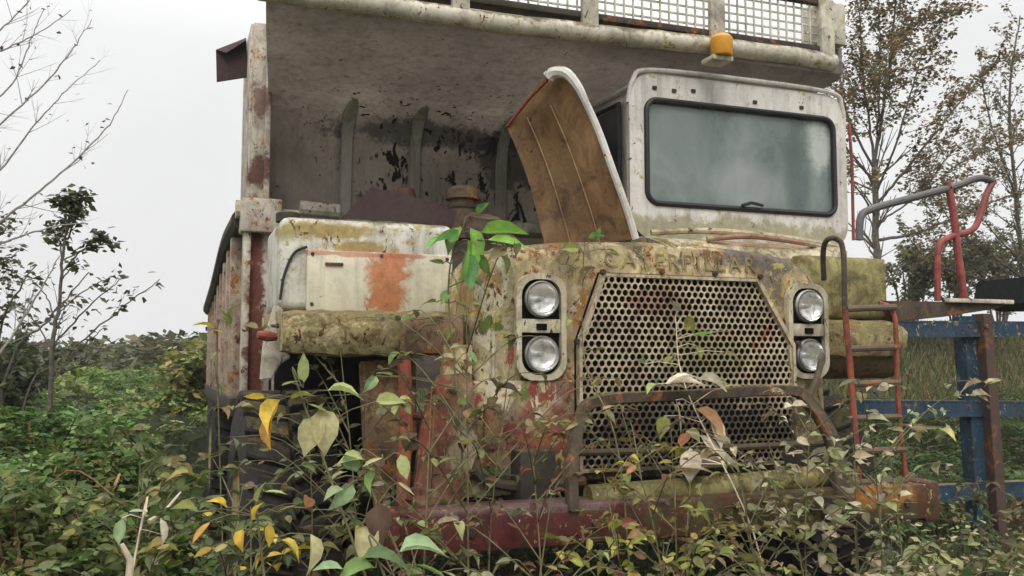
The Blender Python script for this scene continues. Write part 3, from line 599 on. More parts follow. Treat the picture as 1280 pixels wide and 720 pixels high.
mb=MB(); mb.tube([PY(722,566,4.36),PY(860,562,4.37),PY(1046,553,4.32)],.018,8); mb.build('guard_bar',M['hoop'],guard)
MB().tube(spline([PY(1010,497,4.4),PY(1022,470,4.5),PY(1028,440,4.6)],4),.02,8).build('guard_brace',M['hoop'],guard)
# ---- bumper
mb=MB(); mb.box(1.0,4.10,4.2,4.46,.865,1.06,.012); bump=mb.build('bumper',M['redbeam'],T)
MB().box(.97,1.003,4.17,4.48,.85,1.075,.004).build('bumper_end_plate',M['redbeam'],bump); MB().box(4.103,4.22,4.22,4.46,.84,1.07,.02).build('bumper_end_plate',M['redbeam'],bump)
for x in (1.35,2.0,2.65,3.3,3.95):
    MB().lathe([(0,-.015),(.022,-.015),(.026,0)],(x,4.197,.96),(0,1,0),6).build('bolt',M['dark'],bump)
mb=MB(); mb.box(3.35,3.47,4.1,4.2,.90,1.03,.01); mb.lathe([(.05,-.03),(.075,-.03),(.075,.03),(.05,.03)],(3.41,4.05,.965),(1,0,0),16); mb.build('tow_eye',M['dark'],bump)
# frame rails, axle, engine block, low fittings on the left
mb=MB(); mb.box(1.7,1.9,4.46,11.5,.95,1.3,.01); mb.box(3.4,3.6,4.46,11.5,.95,1.3,.01); mb.box(1.9,3.4,6.0,6.2,.95,1.25,.01); mb.build('chassis',M['dark'],T)
mb=MB(); mb.box(2.0,3.3,4.9,6.7,1.2,2.2,.05); mb.box(2.2,3.1,5.1,6.5,2.2,2.45,.04)
for k in range(5): mb.box(1.85,2.05,5.1+k*.3,5.3+k*.3,1.7,2.0,.03)
mb.build('engine_block',M['metal'],T)
mb=MB(); mb.tube([(1.0,6.2,.88),(4.3,6.2,.88)],.13,12); mb.tube([(1.2,6.2,.88),(1.7,6.3,1.3)],.07,10); mb.build('front_axle',M['dark'],T)
mb=MB(); mb.tube(spline([PY(505,450,4.62),PY(508,520,4.6),PY(505,580,4.55),PY(503,645,4.5)],4),.035,10); mb.build('red_stay',M['redpipe'],T)
mb=MB(); mb.tube([PY(510,520,4.62),PY(560,521,4.62),PY(622,524,4.62)],.022,10); mb.build('air_pipe',M['redbeam'],T)
mb=MB(); mb.prism([PY(528,530,4.56),PY(548,470,4.58),PY(590,465,4.58),PY(600,560,4.56),PY(575,640,4.5),PY(515,642,4.5)],(0,.06,0),.01); mb.build('frame_horn',M['rustmix'],T)
mb=MB(); mb.tube([PY(560,540,4.5),PY(568,600,4.48),PY(572,640,4.47)],.018,8); mb.tube([PY(615,505,4.55),PY(617,560,4.55)],.05,12); mb.build('shackle_pin',M['rustmix'],T)
mb=MB(); mb.prism([PY(450,452,4.9),PY(520,448,4.9),PY(522,560,4.9),PY(470,640,4.9),PY(455,560,4.9)],(0,.05,0),.01); mb.build('splash_plate',M['rustmix'],T)
MB().box(.74,1.7,7.12,7.17,.35,2.2,.01).build('wheel_arch_light_block',M['black'],T)  # added black sheet, stops light leaking in behind the tyre
# ---- left fender and box
def fender(x0,x1,name):
    pr=[(4.86,1.79),(4.75,1.80),(4.70,1.86),(4.69,1.93),(4.73,2.0),(4.84,2.03),(5.2,2.045),(5.9,2.05),(5.9,1.99),(5.2,1.98),(4.92,1.95)]
    mb=MB(); bm=mb.bm; n=14; rr=random.Random(8); rings=[]
    for i in range(n+1):
        x=x0+(x1-x0)*i/n; e=min(i,n-i); sh=.035*max(0,1-e/1.2)
        rings.append([bm.verts.new((x,y+sh*(1 if y<4.9 else 0)+rr.uniform(-.008,.008),z+rr.uniform(-.008,.008)-sh*.4*(1 if z>1.95 else -1))) for y,z in pr])
    m_=len(pr)
    for a,b in zip(rings,rings[1:]):
        for k in range(m_): bm.faces.new((a[k],a[(k+1)%m_],b[(k+1)%m_],b[k]))
    bm.faces.new(rings[0]); bm.faces.new(rings[-1])
    return mb.build(name,M['fender'],T)
fender(.53,1.49,'front_fender'); fender(3.82,4.50,'front_fender')
mb=MB(); mb.box(1.12,1.46,4.66,4.75,1.80,2.0,.02); mb.build('fender_bracket',M['rustmix'],T)
mb=MB(); mb.box(.555,1.56,5.19,5.95,2.045,2.57,.05,seg=3); mb.box(.74,1.5,5.9,7.05,1.99,2.06,.01); boxo=mb.build('side_box',M['box'],T)  # rear slab added over the tyre to block skylight
mb=MB(); mb.box(.70,1.545,5.165,5.20,2.04,2.385,.012); dr=mb.build('box_door',M['boxdoor'],boxo)
MB().tube(spline([(.56,5.18,2.1),(.58,5.178,2.24),(.63,5.175,2.36),(.70,5.172,2.40)],5),.008,6).build('cable',M['seal'],boxo)
MB().box(.80,.90,5.15,5.17,2.30,2.315,.003).build('latch',M['dark'],dr)
mb=MB(); mb.lathe([(0,.0),(.07,0),(.07,.05),(.05,.06),(0,.06)],(.62,5.4,2.565),(0,0,1),14); mb.build('filler_cap',M['dark'],boxo)
for x,z in ((.73,2.36),(1.51,2.36),(.73,2.08),(1.51,2.08),(1.12,2.365)):
    MB().lathe([(0,-.006),(.009,-.006),(.011,0)],(x,5.163,z),(0,1,0),8).build('screw',M['dark'],dr)
# reflector lump on the left of the fender
mb=MB(); c=PY(334,420,4.95); mb.lathe([(0,-.055),(.02,-.05),(.03,0),(.02,.05),(0,.055)],c,(1,.2,-.1),10); mb.build('marker_lamp',M['redpipe'],T)
mb=MB(); mb.prism([PY(325,476,5.1),PY(329,430,5.1),PY(343,380,5.1),PY(354,385,5.1),PY(352,432,5.1),PY(364,447,5.1),PY(350,455,5.1),PY(340,474,5.1)],(0,.05,0),.008); mb.build('mud_flap_bracket',M['strip'],T)
# right box (green) on the other fender
mb=MB(); mb.box(3.86,4.60,4.98,5.5,2.05,2.47,.05,seg=3); mb.build('side_box',M['olive'],T)
mb=MB(); mb.tube([(3.85,5.0,1.82),(4.56,5.0,1.82)],.17,16); mb.build('air_tank',M['tank'],T)
# black folded sheet on top of the left box, engine bits and the raised panel
mb=MB(); a=[PY(428,273,5.6),PY(466,234,5.6),PY(474,237,5.6),PY(500,240,5.6),PY(528,250,5.6),PY(572,264,5.6),PY(566,284,5.6),PY(500,276,5.6)]; mb.prism(a,(0.0,.02,0)); mb.prism([PY(428,273,5.6),PY(466,234,5.6),PY(470,240,6.1),PY(440,268,6.1)],(0,0,.01)); mb.build('folded_flap',M['maroon'],T,smooth=False)
c=PY(507,245,6.3); mb=MB(); mb.lathe([(0,-.07),(.07,-.06),(.075,0),(.06,.05),(0,.07)],c,(0,0,1),16); mb.build('breather_cap',M['redbeam'],T)
c=PY(578,248,5.9); mb=MB(); mb.lathe([(0,-.28),(.085,-.28),(.085,-.02),(.115,-.01),(.115,.05),(.10,.06),(.07,.08),(0,.085)],c,(0,0,1),20); mb.build('air_cleaner',M['tan'],T)
MB().lathe([(.086,-.07),(.095,-.07),(.095,-.05),(.086,-.05)],c,(0,0,1),20).build('clamp_band',M['dark'],T)
c=PY(606,276,5.5); mb=MB(); mb.lathe([(0,-.10),(.12,-.10),(.128,-.06),(.12,-.03),(.10,.0),(.10,.025),(.03,.04),(0,.04)],c,(0,-.3,1),20); mb.build('pre_cleaner',M['pitted'],T)
mb=MB(); mb.tube(spline([PY(622,305,5.3),PY(630,297,5.3),PY(641,296,5.3),PY(648,306,5.3)],4),.012,8); mb.build('hose',M['redbeam'],T)
# raised engine cover: curved brown sheet with white turned edge
L_=[PY(681,305,5.75),PY(672,270,5.75),PY(660,225,5.78),PY(645,185,5.8),PY(634,160,5.8)]
L_=spline(L_,3); 
Rr=[PY(792,299,5.25),PY(781,262,5.25),PY(763,212,5.25),PY(744,160,5.27),PY(722,112,5.3)]; Rr=spline(Rr,3)
tops=[]
mb=MB(); bm=mb.bm; rows=[]; n=len(L_)
for j in range(n):
    a,b=L_[j],Rr[j]; t=j/(n-1)
    rows.append([bm.verts.new(a.lerp(b,i/10)+Vector((0,.10*math.sin(math.pi*i/10),0))+Vector((0,0,.02*math.sin(math.pi*i/10)*t))) for i in range(11)])
apex=[PY(634,160,5.8).lerp(PY(722,112,5.3),i/10) for i in range(11)]
hh=[0,8,17,24,30,34,36,35,30,17,0]
rows.append([bm.verts.new(apex[i]+Vector((0,.1*math.sin(math.pi*i/10)-.02,hh[i]/1150*6.1))) for i in range(11)])
for a,b in zip(rows,rows[1:]):
    for i in range(10): bm.faces.new((a[i],a[i+1],b[i+1],b[i]))
bmesh.ops.solidify(bm,geom=list(bm.faces),thickness=.02)
cov=mb.build('raised_engine_cover',M['brown'],T)
for t_ in (.35,.68):
    MB().tube([L_[i].lerp(Rr[i],t_)+Vector((0,.10*math.sin(math.pi*t_)-.016,0)) for i in range(len(L_))],.005,6).build('panel_rib',M['brown'],cov)
mb=MB(); E_=[v+Vector((.01,-.01,0)) for v in Rr]+[PY(714,97,5.33),PY(704,90,5.36),PY(692,91,5.42),PY(686,97,5.45)]
rr_=[.022]*len(Rr)+[.035,.045,.04,.02]; mb.tube(spline(E_,2),[.024+.022*max(0,(i-22)/10) for i in range(len(spline(E_,2)))],8); mb.build('turned_edge',M['cab'],cov)
MB().tube([PY(684,100,5.46),PY(660,125,5.62),PY(634,158,5.80)],.012,6).build('edge_strip',M['redpipe'],cov)
# ---- wheels
def wheel(x0,x1,cy,r,parent,flip):
    W=empty('wheel',Vector(((x0+x1)/2,cy,r))-Vector(parent.location)); W.parent=parent
    wd=x1-x0; prf=[(r*.52,0),(r*.60,.0),(r*.80,-.02),(r*.93,.02),(r*.955,.05),(r*.955,wd-.05),(r*.93,wd-.02),(r*.80,wd+.02),(r*.60,wd),(r*.52,wd)]
    mb=MB(); mb.lathe(prf,(x0,cy,r),(1,0,0),48)
    nb=26
    for k in range(nb):     # two rows of chunky slanted lugs
        for s in (0,1):
            a=2*math.pi*(k+.5*s)/nb; rot=Matrix.Rotation(a,3,'X')
            t=bmesh.new(); bmesh.ops.create_cube(t,size=1)
            for v in t.verts:
                q=Vector((v.co.x*wd*.47,v.co.y*.125,v.co.z*.07)); q.y+=q.x*(.32 if s else -.32)
                q+=Vector(((-.25 if s==0 else .25)*wd,0,r*.97)); v.co=rot@q+Vector(((x0+x1)/2,cy,r))
            bmesh.ops.bevel(t,geom=list(t.edges),offset=.012,segments=1,affect='EDGES'); mb.merge(t)
    mb.build('tyre',M['rubber'],W)
    h=x0 if flip else x1; s=1 if flip else -1
    mb=MB(); mb.lathe([(r*.53,0),(r*.53,.03),(r*.45,.05),(r*.42,.2),(r*.25,.22),(r*.22,.1),(r*.12,.08),(0,.08)],(h,cy,r),(s,0,0),32); mb.build('rim',M['fender'],W)
    return W
wheel(.43,.99,6.35,.78,T,True); wheel(4.35,4.93,6.3,.80,T,False)
wheel(.44,1.0,10.6,.84,T,True); wheel(4.3,4.95,10.4,.86,T,False)
# ---- ladder, deck, handrails on the right
mb=MB(); mb.tube(spline([PY(1030,350,4.5),PY(1029,315,4.45),PY(1034,300,4.4),PY(1046,299,4.38),PY(1054,315,4.35),PY(1056,390,4.3)],6),.016,10)
lad=mb.build('ladder',M['dark'],T)
MB().tube(spline([PY(1056,388,4.3),PY(1062,450,4.3),PY(1068,530,4.3),PY(1074,604,4.3)],6),.018,10).build('ladder_rail',M['redpipe'],lad)
MB().tube(spline([PY(1100,379,4.4),PY(1112,384,4.35),PY(1119,402,4.3),PY(1121,450,4.3),PY(1124,520,4.3),PY(1133,604,4.3)],6),.014,10).build('ladder_rail',M['redpipe'],lad)
for (a,b,y) in ((1058,1119,384),(1060,1122,434),(1065,1124,478),(1067,1125,521),(1071,1130,562),(1072,1132,601)):
    MB().tube([PY(a,y+2,4.3),PY(b,y,4.3)],.019,8).build('rung',M['rung'],lad)
mb=MB(); mb.prism([PY(1108,376,4.9),PY(1180,377,4.9),PY(1262,380,4.9),PY(1245,386,4.9),PY(1180,396,4.9),PY(1122,402,4.9)],(.0,.5,.0),.004); mb.build('side_deck',M['hoop'],T,smooth=False)
mb=MB(); mb.box(5.0,5.6,4.86,4.9,2.17,2.20,.006); mb.build('deck_lip',M['edge'],T)
mb=MB(); mb.tube(spline([PY(1074,300,5.0),PY(1076,272,5.0),PY(1088,262,5.0),PY(1130,250,5.0),PY(1190,234,5.0),PY(1222,223,5.0),PY(1240,226,5.0)],6),.026,10); hr=mb.build('handrail',M['railpipe'],T)
mb=MB(); mb.tube(spline([PY(1184,228,5.0),PY(1191,262,5.0),PY(1198,320,5.0),PY(1206,378,5.0)],5),.026,10); mb.build('rail_post',M['pinkpipe'],hr)
mb=MB(); mb.tube(spline([PY(1242,226,5.0),PY(1232,246,5.0),PY(1222,278,5.0),PY(1212,289,5.0),PY(1186,297,5.0),PY(1173,312,5.0),PY(1172,376,5.0)],6),.023,10); mb.build('rail_post',M['pinkpipe'],hr)
# ================================================================== BLUE STEEL FRAME and dark roof behind
BF=empty('steel_frame',(7.2,6.9,0),'blue painted steel frame with brown upright and three cross beams right of the truck','steel frame')
def beam(p0,p1,h,d,mat,name):
    p0=Vector(p0);p1=Vector(p1); dd=(p1-p0).normalized(); s=Vector((dd.y,-dd.x,0)).normalized()
    poly=[]; tw=.02
    mb=MB()
    def bar(za,zb,ya,yb):
        mb.prism([p0+Vector((0,0,za))+s*ya,p0+Vector((0,0,zb))+s*ya,p0+Vector((0,0,zb))+s*yb,p0+Vector((0,0,za))+s*yb],p1-p0)
    bar(0,.015,-d/2,d/2); bar(h-.015,h,-d/2,d/2); bar(.015,h-.015,d/2-.02,d/2-.005)
    return mb.build(name,mat,BF,smooth=False)
a=PY(1105,422,6.6); b=PY(1420,420,7.0); beam(a,b,.15,.12,M['blue'],'cross_beam')
a=PY(1060,521,6.6); b=PY(1420,520,7.0); beam(a,b,.15,.12,M['blue'],'cross_beam')
a=PY(1075,632,6.6); b=PY(1420,612,7.0); beam(a,b,.15,.12,M['blue'],'cross_beam')
def post(px0,px1,pyt,pyb,Y,mat):
    p=PY(px0,pyt,Y);q=PY(px1,pyt,Y);r=PY(px1+20,pyb,Y);s=PY(px0+20,pyb,Y); r.z=s.z=0
    mb=MB(); mb.prism([p,q,r,s],(0,.14,0),.004); mb.build('upright',mat,BF)
post(1204,1228,395,655,6.72,M['blue']); post(1229,1241,392,655,6.62,M['brownpost'])
for px_,py_ in ((1212,408),(1212,412+97),(1216,606),(1234,408),(1235,509)):
    q=PY(px_,py_,6.60); MB().lathe([(0,-.012),(.02,-.012),(.024,0)],(q.x,q.y,q.z),(0,1,0),6).build('bolt',M['brownpost'],BF)
RS=empty('shed',(9.6,9,gz(9.6,9)),'low dark roofed shed at the right edge behind the handrail','shed')
a=PY(1208,368,8.6); mb=MB(); mb.prism([PY(1216,379,8.6),PY(1222,352,8.6),PY(1300,344,8.6),PY(1500,340,8.6),PY(1500,378,8.6)],(1.9,1.3,.0)); mb.build('roof',M['roofsheet'],RS,smooth=False)
x0=PY(1290,400,8.8).x+2.2
mb=MB(); mb.box(x0,x0+3.5,8.8,9.8,gz(10,9)-1.5,2.35,.01); mb.build('wall',M['brownpost'],RS)
# ================================================================== PLANTS
def rdir(rng,n,up_=.2,sp=1.0):
    a=rng.uniform(0,2*math.pi,n); z=rng.normal(up_,.4,n); return np.stack([np.cos(a)*sp,np.sin(a)*sp,z],1)
# grass: long thin dry blades
TG=(np.array([[0,.02,0],[0,-.02,0],[.6,.012,0],[.6,-.012,0],[1,0,-.12]],float),None)
def grass(xr,yr,n,size,pal,seed,cond=lambda x,y:True):
    rng=np.random.default_rng(seed); xs=rng.uniform(*xr,n); ys=rng.uniform(*yr,n)
    P=np.array([(x,y,gz(x,y)-.02) for x,y in zip(xs,ys) if cond(x,y)]); m=len(P); d=rdir(rng,m,1.3,.6)
    tpl=(np.array([[0,.018,0],[0,-.018,0],[.55,.012,0],[.55,-.012,0]],float),[(0,1,3,2)])
    a=leafmesh(P,d,rng.uniform(*size,m),pick(pal,m,rng,.3),tpl,rng); return a
# --- left bramble thicket: height field of arching growth, leaves over and through it
from mathutils import noise as mn
def th_left(x,y):
    n=mn.noise(Vector((x*.45,y*.45,3)))*.5+mn.noise(Vector((x*1.4,y*1.4,8)))*.30
    h=1.13+n*.9+.03*(y-6)-.11*max(-2.2,min(2.5,x+2.0)); 
    h=min(h,1.6+.5*n)
    if y<7: h-= (7-y)*.26
    e=(.42-(x))/.8 if y<12.8 else 1
    h*=max(0,min(1,e+.35*n)) ; return h
def scatter(name,fn,xr,yr,n,size,pal,tpl,seed,depth,gzf=gz,label=None,cat=None,group=None,parent=None,up_=.25,minh=.12):
    rng=np.random.default_rng(seed); P=[];
    xs=rng.uniform(*xr,n); ys=rng.uniform(*yr,n); u=rng.random(n)
    for x,y,q in zip(xs,ys,u):
        h=fn(x,y)
        if h<minh: continue
        z=gzf(x,y)+h-depth*min(1,h/1.0)*q*q
        if z<0: z=q*h
        P.append((x,y,z))
    P=np.array(P); m=len(P); s=rng.uniform(*size,m)
    cl_=np.array([mn.noise(Vector((p[0]*1.1,p[1]*1.1,p[2]*1.5+4))) for p in P]); hue=np.array([mn.noise(Vector((p[0]*.5,p[1]*.5,20))) for p in P])
    cc=pick(pal,m,rng)*(1+.75*cl_)[:,None]; cc*=np.stack([1+.55*hue,1+.15*hue,1+.1*hue],1); s=s*(1+.5*cl_)
    me=leafmesh(P+rng.normal(0,.03,(m,3)),rdir(rng,m,up_),s,np.clip(cc,.01,.9),tpl,rng)
    return me
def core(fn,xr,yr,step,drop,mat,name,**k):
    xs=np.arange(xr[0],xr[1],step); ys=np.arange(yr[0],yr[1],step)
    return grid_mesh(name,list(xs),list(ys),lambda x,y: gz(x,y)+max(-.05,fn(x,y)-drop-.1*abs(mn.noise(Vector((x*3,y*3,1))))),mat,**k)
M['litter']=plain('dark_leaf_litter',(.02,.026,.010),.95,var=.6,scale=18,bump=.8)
import itertools
B1=scatter('b',th_left,(-4.5,.9),(3.2,11),26000,(.07,.17),THK,TT,11,.45)
B2=scatter('b',th_left,(-12,.9),(11,24),16000,(.11,.20),THK,TT,12,.4)
def joinme(mes,name):
    bm=bmesh.new()
    for m_ in mes: bm.from_mesh(m_)
    me=bpy.data.meshes.new(name); bm.to_mesh(me); bm.free()
    for m_ in mes: bpy.data.meshes.remove(m_)
    return me
B3=scatter('b',th_left,(-4.5,.6),(3.4,9),900,(.10,.17),[(.16,.24,.09),(.15,.20,.07),(.30,.33,.18),(.12,.16,.06)],TL,13,.15,up_=.1)
colmesh_link('nettle_patch',B3,LEAF,label='larger pale leaves standing proud of the bramble thicket at lower left',cat='nettles',kind='stuff')
_n=th_left
g3=grass((-4.5,.2),(3.6,10),2600,(.35,.8),OLIVE+DRY+[(.4,.34,.2)],53)
a_=np.empty(len(g3.vertices)*3); g3.vertices.foreach_get('co',a_); a_=a_.reshape(-1,4,3)
for q in a_:
    q[:,2]+=max(0,th_left(q[0,0],q[0,1])-.35)
g3.vertices.foreach_set('co',a_.ravel())
colmesh_link('dry_stalks',g3,LEAF,label='dry grass stalks poking out of the bramble thicket on the left',cat='dry grass',kind='stuff')
colmesh_link('bramble_thicket',joinme([B1,B2],'thicket'),LEAF,label='dense green bramble thicket filling the ground left of the truck',cat='brambles',kind='stuff')
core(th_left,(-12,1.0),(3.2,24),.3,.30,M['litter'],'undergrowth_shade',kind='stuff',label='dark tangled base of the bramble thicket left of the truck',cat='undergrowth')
# arching bramble canes on the left
rng0=random.Random(21)
mb=MB()
for k in range(26):
    x=rng0.uniform(-3.4,.1); y=rng0.uniform(4.2,9); h=th_left(x,y)
    if h<.3: continue
    a=rng0.uniform(0,6.3); l=rng0.uniform(.4,.9); p=Vector((x,y,gz(x,y)+h*.6)); q=p+Vector((math.cos(a)*l*.5,math.sin(a)*l*.5,h*.5)); r_=p+Vector((math.cos(a)*l,math.sin(a)*l,h*.3))
    mb.tube(spline([p,q,r_],4),[.006]*9,5)
mb.build('bramble_canes',M['redstem'],None,label='thin reddish canes arching through the bramble thicket on the left',cat='canes',kind='stuff')
# --- far hazy wood on the left and green bank on the right
def th_far(x,y):
    n=mn.noise(Vector((x*.12,y*.12,5))); n2=mn.noise(Vector((x*.5,y*.5,2))); return (max(.3,1.7+1.6*n+.7*n2)+0.7*math.exp(-((x-.3)/3.2)**2)-.35)*(1 if y>28 else (y-22)/6)
FAR=[(.075,.085,.04),(.10,.105,.05),(.13,.12,.055),(.06,.075,.035)]
me=scatter('f',th_far,(-26,8),(22,60),42000,(.25,.5),FAR,TS,31,1.6)
colmesh_link('distant_wood',me,LEAF,label='hazy grey-green scrub wood on the far slope behind the thicket',cat='scrub wood',kind='stuff')
core(th_far,(-27,9),(22,62),1.2,.8,M['litter'],'distant_wood_floor',kind='stuff',label='dark mass under the hazy scrub wood on the far slope',cat='undergrowth')
def th_bank(x,y):
    n=mn.noise(Vector((x*.8,y*.8,5))); 
    return max(.05,(.42+.45*n)) if y>8.2 else max(.05,.35+.35*n)
GL=scatter('g',th_bank,(3.5,16),(7.2,13),15000,(.08,.16),DKGREEN+GREEN,TT,41,.4,minh=.03)
colmesh_link('bank_undergrowth',GL,LEAF,label='green leafy undergrowth at the foot of the bank behind the blue frame',cat='undergrowth',kind='stuff')
g1=grass((3.5,22),(9.5,21),60000,(.3,.75),OLIVE+GREEN[:2]+OLIVE,51)
colmesh_link('bank_grass',g1,LEAF,label='olive rough grass on the rising bank at the right',cat='grass',kind='stuff')
g2=grass((-2,9),(1.6,9),26000,(.12,.4),OLIVE+GREEN,52)
colmesh_link('rough_grass',g2,LEAF,label='short rough grass on the ground under and around the truck',cat='grass',kind='stuff')
# --- single weeds
def weed(name,base,h,lean,nl,pal,size,seed,label,cat='weed',group=None,stem='stem',nb=4,top=.45,rad=.007,spread=.28):
    rng=np.random.default_rng(seed); rr=random.Random(seed); b=Vector((base[0],base[1],gz(base[0],base[1])))
    E_=empty(name,b,label,cat,group)
    tip=b+Vector((lean[0],lean[1],h)); mid=b.lerp(tip,.5)+Vector((rr.uniform(-.06,.06)-lean[0]*.15,rr.uniform(-.05,.05)-lean[1]*.15,0))
    main=spline([b,mid,tip],8); mb=MB(); mb.tube(main,[rad*(1-.7*i/(len(main)-1)) for i in range(len(main))],6)
    segs=[main]
    for k in range(nb):
        t=rr.uniform(1-top-.15,.92); p=main[int(t*(len(main)-1))]; a=rr.uniform(0,6.3); l=h*rr.uniform(.14,.36)
        q=p+Vector((math.cos(a)*l*.7,math.sin(a)*l*.7,l*.6)); r_=q+Vector((math.cos(a)*l*.5,math.sin(a)*l*.5,l*.05)); s=spline([p,q,r_],4)
        mb.tube(s,[rad*.55*(1-.6*i/(len(s)-1)) for i in range(len(s))],5); segs.append(s)
    mb.build('stem',M[stem],E_)
    P=[];D=[]
    for i in range(nl):
        s=segs[rr.randrange(len(segs))]; lo=(1-top) if s is main else .1
        t=rr.uniform(lo,1); f=t*(len(s)-1); k=min(int(f),len(s)-2); p=s[k].lerp(s[k+1],f-k)
        a=rr.uniform(0,6.3); P.append(tuple(p)); D.append((math.cos(a),math.sin(a),rr.uniform(-.7,.5)))
    P=np.array(P);D=np.array(D); me=leafmesh(P,D,rng.uniform(*size,len(P)),pick(pal,len(P),rng),TL,rng,1.6)
    link('leaves',me,LEAF,E_); return E_
def hero(name,base,leaves,label,cat='weed',stem='stem',rad=.006,group=None,seed=1,via=None):
    """a plant whose leaves were measured one by one: (px,py,Y,length,dirx,dirz,colour)"""
    rng=np.random.default_rng(seed); b=Vector((base[0],base[1],gz(base[0],base[1]))); E_=empty(name,b,label,cat,group); mb=MB(); P=[];D=[];S=[];C=[]
    pts=sorted([(PY(l[0],l[1],l[2]),l) for l in leaves],key=lambda q:q[0].z); trunk=[b]+([Vector(v) for v in via] if via else [])
    top=max(pts,key=lambda q:q[0].z)[0]; c=sum((q[0] for q in pts),Vector())/len(pts)
    trunk+= [Vector((c.x,c.y+.03,c.z)),Vector((top.x*.6+c.x*.4,top.y+.02,top.z-.02))]
    tr=spline(trunk,8); mb.tube(tr,[rad*(1-.6*i/(len(tr)-1)) for i in range(len(tr))],6)
    for p,l in pts:
        a=min(tr,key=lambda q:(q-p).length+.6*max(0,q.z-p.z+.03)); m_=a.lerp(p,.6)+Vector((0,0,.015)); mb.tube([a,m_,p],[rad*.4]*3,5,)
        P.append(tuple(p)); D.append((l[4],-.35,l[5])); S.append(l[3]); C.append(l[6])
    mb.build('stem',M[stem],E_); P=np.array(P);D=np.array(D,float)
    link('leaves',leafmesh(P,D,np.array(S),np.array(C)*(1+rng.normal(0,.08,(len(P),1))),TL,rng,.9),LEAF,E_); return E_
yl=(.66,.45,.06); pg=(.40,.44,.17); pc=(.50,.46,.24); br=(.22,.44,.07); gr=(.16,.27,.07); ol=(.25,.27,.07); wh=(.70,.62,.48); og=(.50,.27,.06); ga=(.25,.36,.18)
hero('sapling',(1.0,3.25),[(380,478,3.6,.12,-.1,1,pg),(352,482,3.6,.07,.5,.2,pg),(362,500,3.6,.10,.6,.3,ol),(350,500,3.6,.15,-.6,-.9,yl),(398,512,3.6,.17,.2,-1,pc),(395,520,3.6,.15,-.35,-1,pc),(410,488,3.6,.13,1,.05,pg),(385,505,3.6,.09,.8,-.3,ol),(338,520,3.6,.12,-.2,-1,og),(470,502,3.6,.11,1,.1,pg),(330,498,3.55,.08,-1,.2,yl)],
     'broad-leaved sapling with pale green and yellow leaves before the left tyre',cat='sapling')
hero('weed',(.45,3.2),[(335,655,3.3,.075,.1,-1,yl),(303,661,3.3,.07,-.2,-1,yl),(322,628,3.3,.08,.1,.9,pg),(318,650,3.3,.07,.0,.6,yl),(352,675,3.3,.09,.7,-.5,(.60,.46,.08)),(345,640,3.3,.08,.7,.3,og),(262,652,3.3,.09,-.5,-.5,og),(245,640,3.3,.08,-.6,.4,ol),(382,635,3.3,.07,.1,.5,(.45,.2,.1)),(388,668,3.3,.13,.1,-1,pc),(330,615,3.3,.08,.9,0,pg),(283,400+235,3.3,.07,-.5,.5,yl)],
     'weed with bright yellow autumn leaves in front of the left tyre')
hero('weed',(1.25,3.3),[(500,568,3.5,.10,.2,-.9,pg),(478,572,3.5,.09,-.8,-.2,pc),(470,590,3.5,.10,-.5,-.8,gr),(445,590,3.5,.10,-.4,.6,ga),(440,605,3.5,.12,-.6,-.6,ga),(455,575,3.5,.10,-.9,.2,pg),(497,603,3.5,.08,.7,-.5,pc),(430,612,3.4,.08,-.9,-.1,(.30,.36,.2)),(415,600,3.4,.06,.5,.6,pc),(470,630,3.4,.14,.1,-1,(.10,.06,.04)),(462,655,3.4,.13,-.3,-1,pc)],
     'weed with grey-green and pale leaves left of the red bumper end')
hero('dock_plant',(1.10,2.6),[(452,698,2.9,.15,1,.1,ga),(500,690,2.9,.14,1,.25,ga),(470,710,2.9,.13,-.9,.1,gr),(520,706,2.9,.12,.8,-.3,gr),(430,712,2.9,.10,-.9,.3,ga)],
     'low weed with broad grey-green leaves below the red bumper',cat='dock plant')
vl=[(610,300,4.5,.22,.7,-.1,br),(585,300,4.5,.22,-.1,-1,br),(572,300,4.5,.20,-.9,0,(.16,.38,.10)),(598,318,4.52,.13,.4,-.9,gr),(600,290,4.55,.24,.9,.1,br),(588,285,4.55,.22,.1,-1,br),(575,283,4.56,.17,-.6,-.9,gr),(582,315,4.5,.22,.1,-1,(.15,.32,.13)),(560,300,4.56,.10,-.9,.3,br),(596,268,4.55,.09,.4,.6,(.10,.2,.05)),(566,345,4.6,.10,.3,-1,ga),(560,362,4.6,.09,-.5,-.9,gr),(574,380,4.6,.08,.6,-.5,gr),(553,330,4.6,.09,-.8,.2,gr),(590,352,4.6,.09,.7,-.3,(.12,.18,.1)),(545,378,4.6,.09,-.9,0,gr),(585,395,4.6,.06,.5,.4,yl),(568,410,4.6,.08,-.6,-.6,ol),(520,400,4.6,.09,-1,.1,gr),(500,440,4.58,.09,-.8,-.5,gr),(490,470,4.55,.09,-.9,.3,ga),(470,470,4.5,.10,-.6,-.7,ga),(515,500,4.5,.08,-1,.15,pg),(585,440,4.6,.08,.5,-.6,(.2,.34,.12))]
hero('climbing_vine',(1.42,4.4),vl,'climbing vine with bright green leaves between the cream box and the hood',cat='vine',rad=.008,via=[(1.38,4.45,.6),(1.40,4.5,1.3)])
hero('climbing_vine',(2.15,4.05),[(735,298,4.55,.09,.6,.2,gr),(745,302,4.55,.09,.1,.9,(.15,.30,.11)),(722,310,4.55,.11,-1,-.05,ol),(735,340,4.5,.10,-.9,.1,(.20,.15,.07)),(757,312,4.55,.08,.8,-.2,gr),(715,400,4.5,.06,-.7,-.4,ol),(745,440,4.5,.05,.6,.5,ol),(700,330,4.55,.08,-.9,.3,gr)],
     'thin vine climbing the left edge of the grille to the hood top',cat='vine',via=[(2.08,4.1,1.3),(2.05,4.42,1.75)])
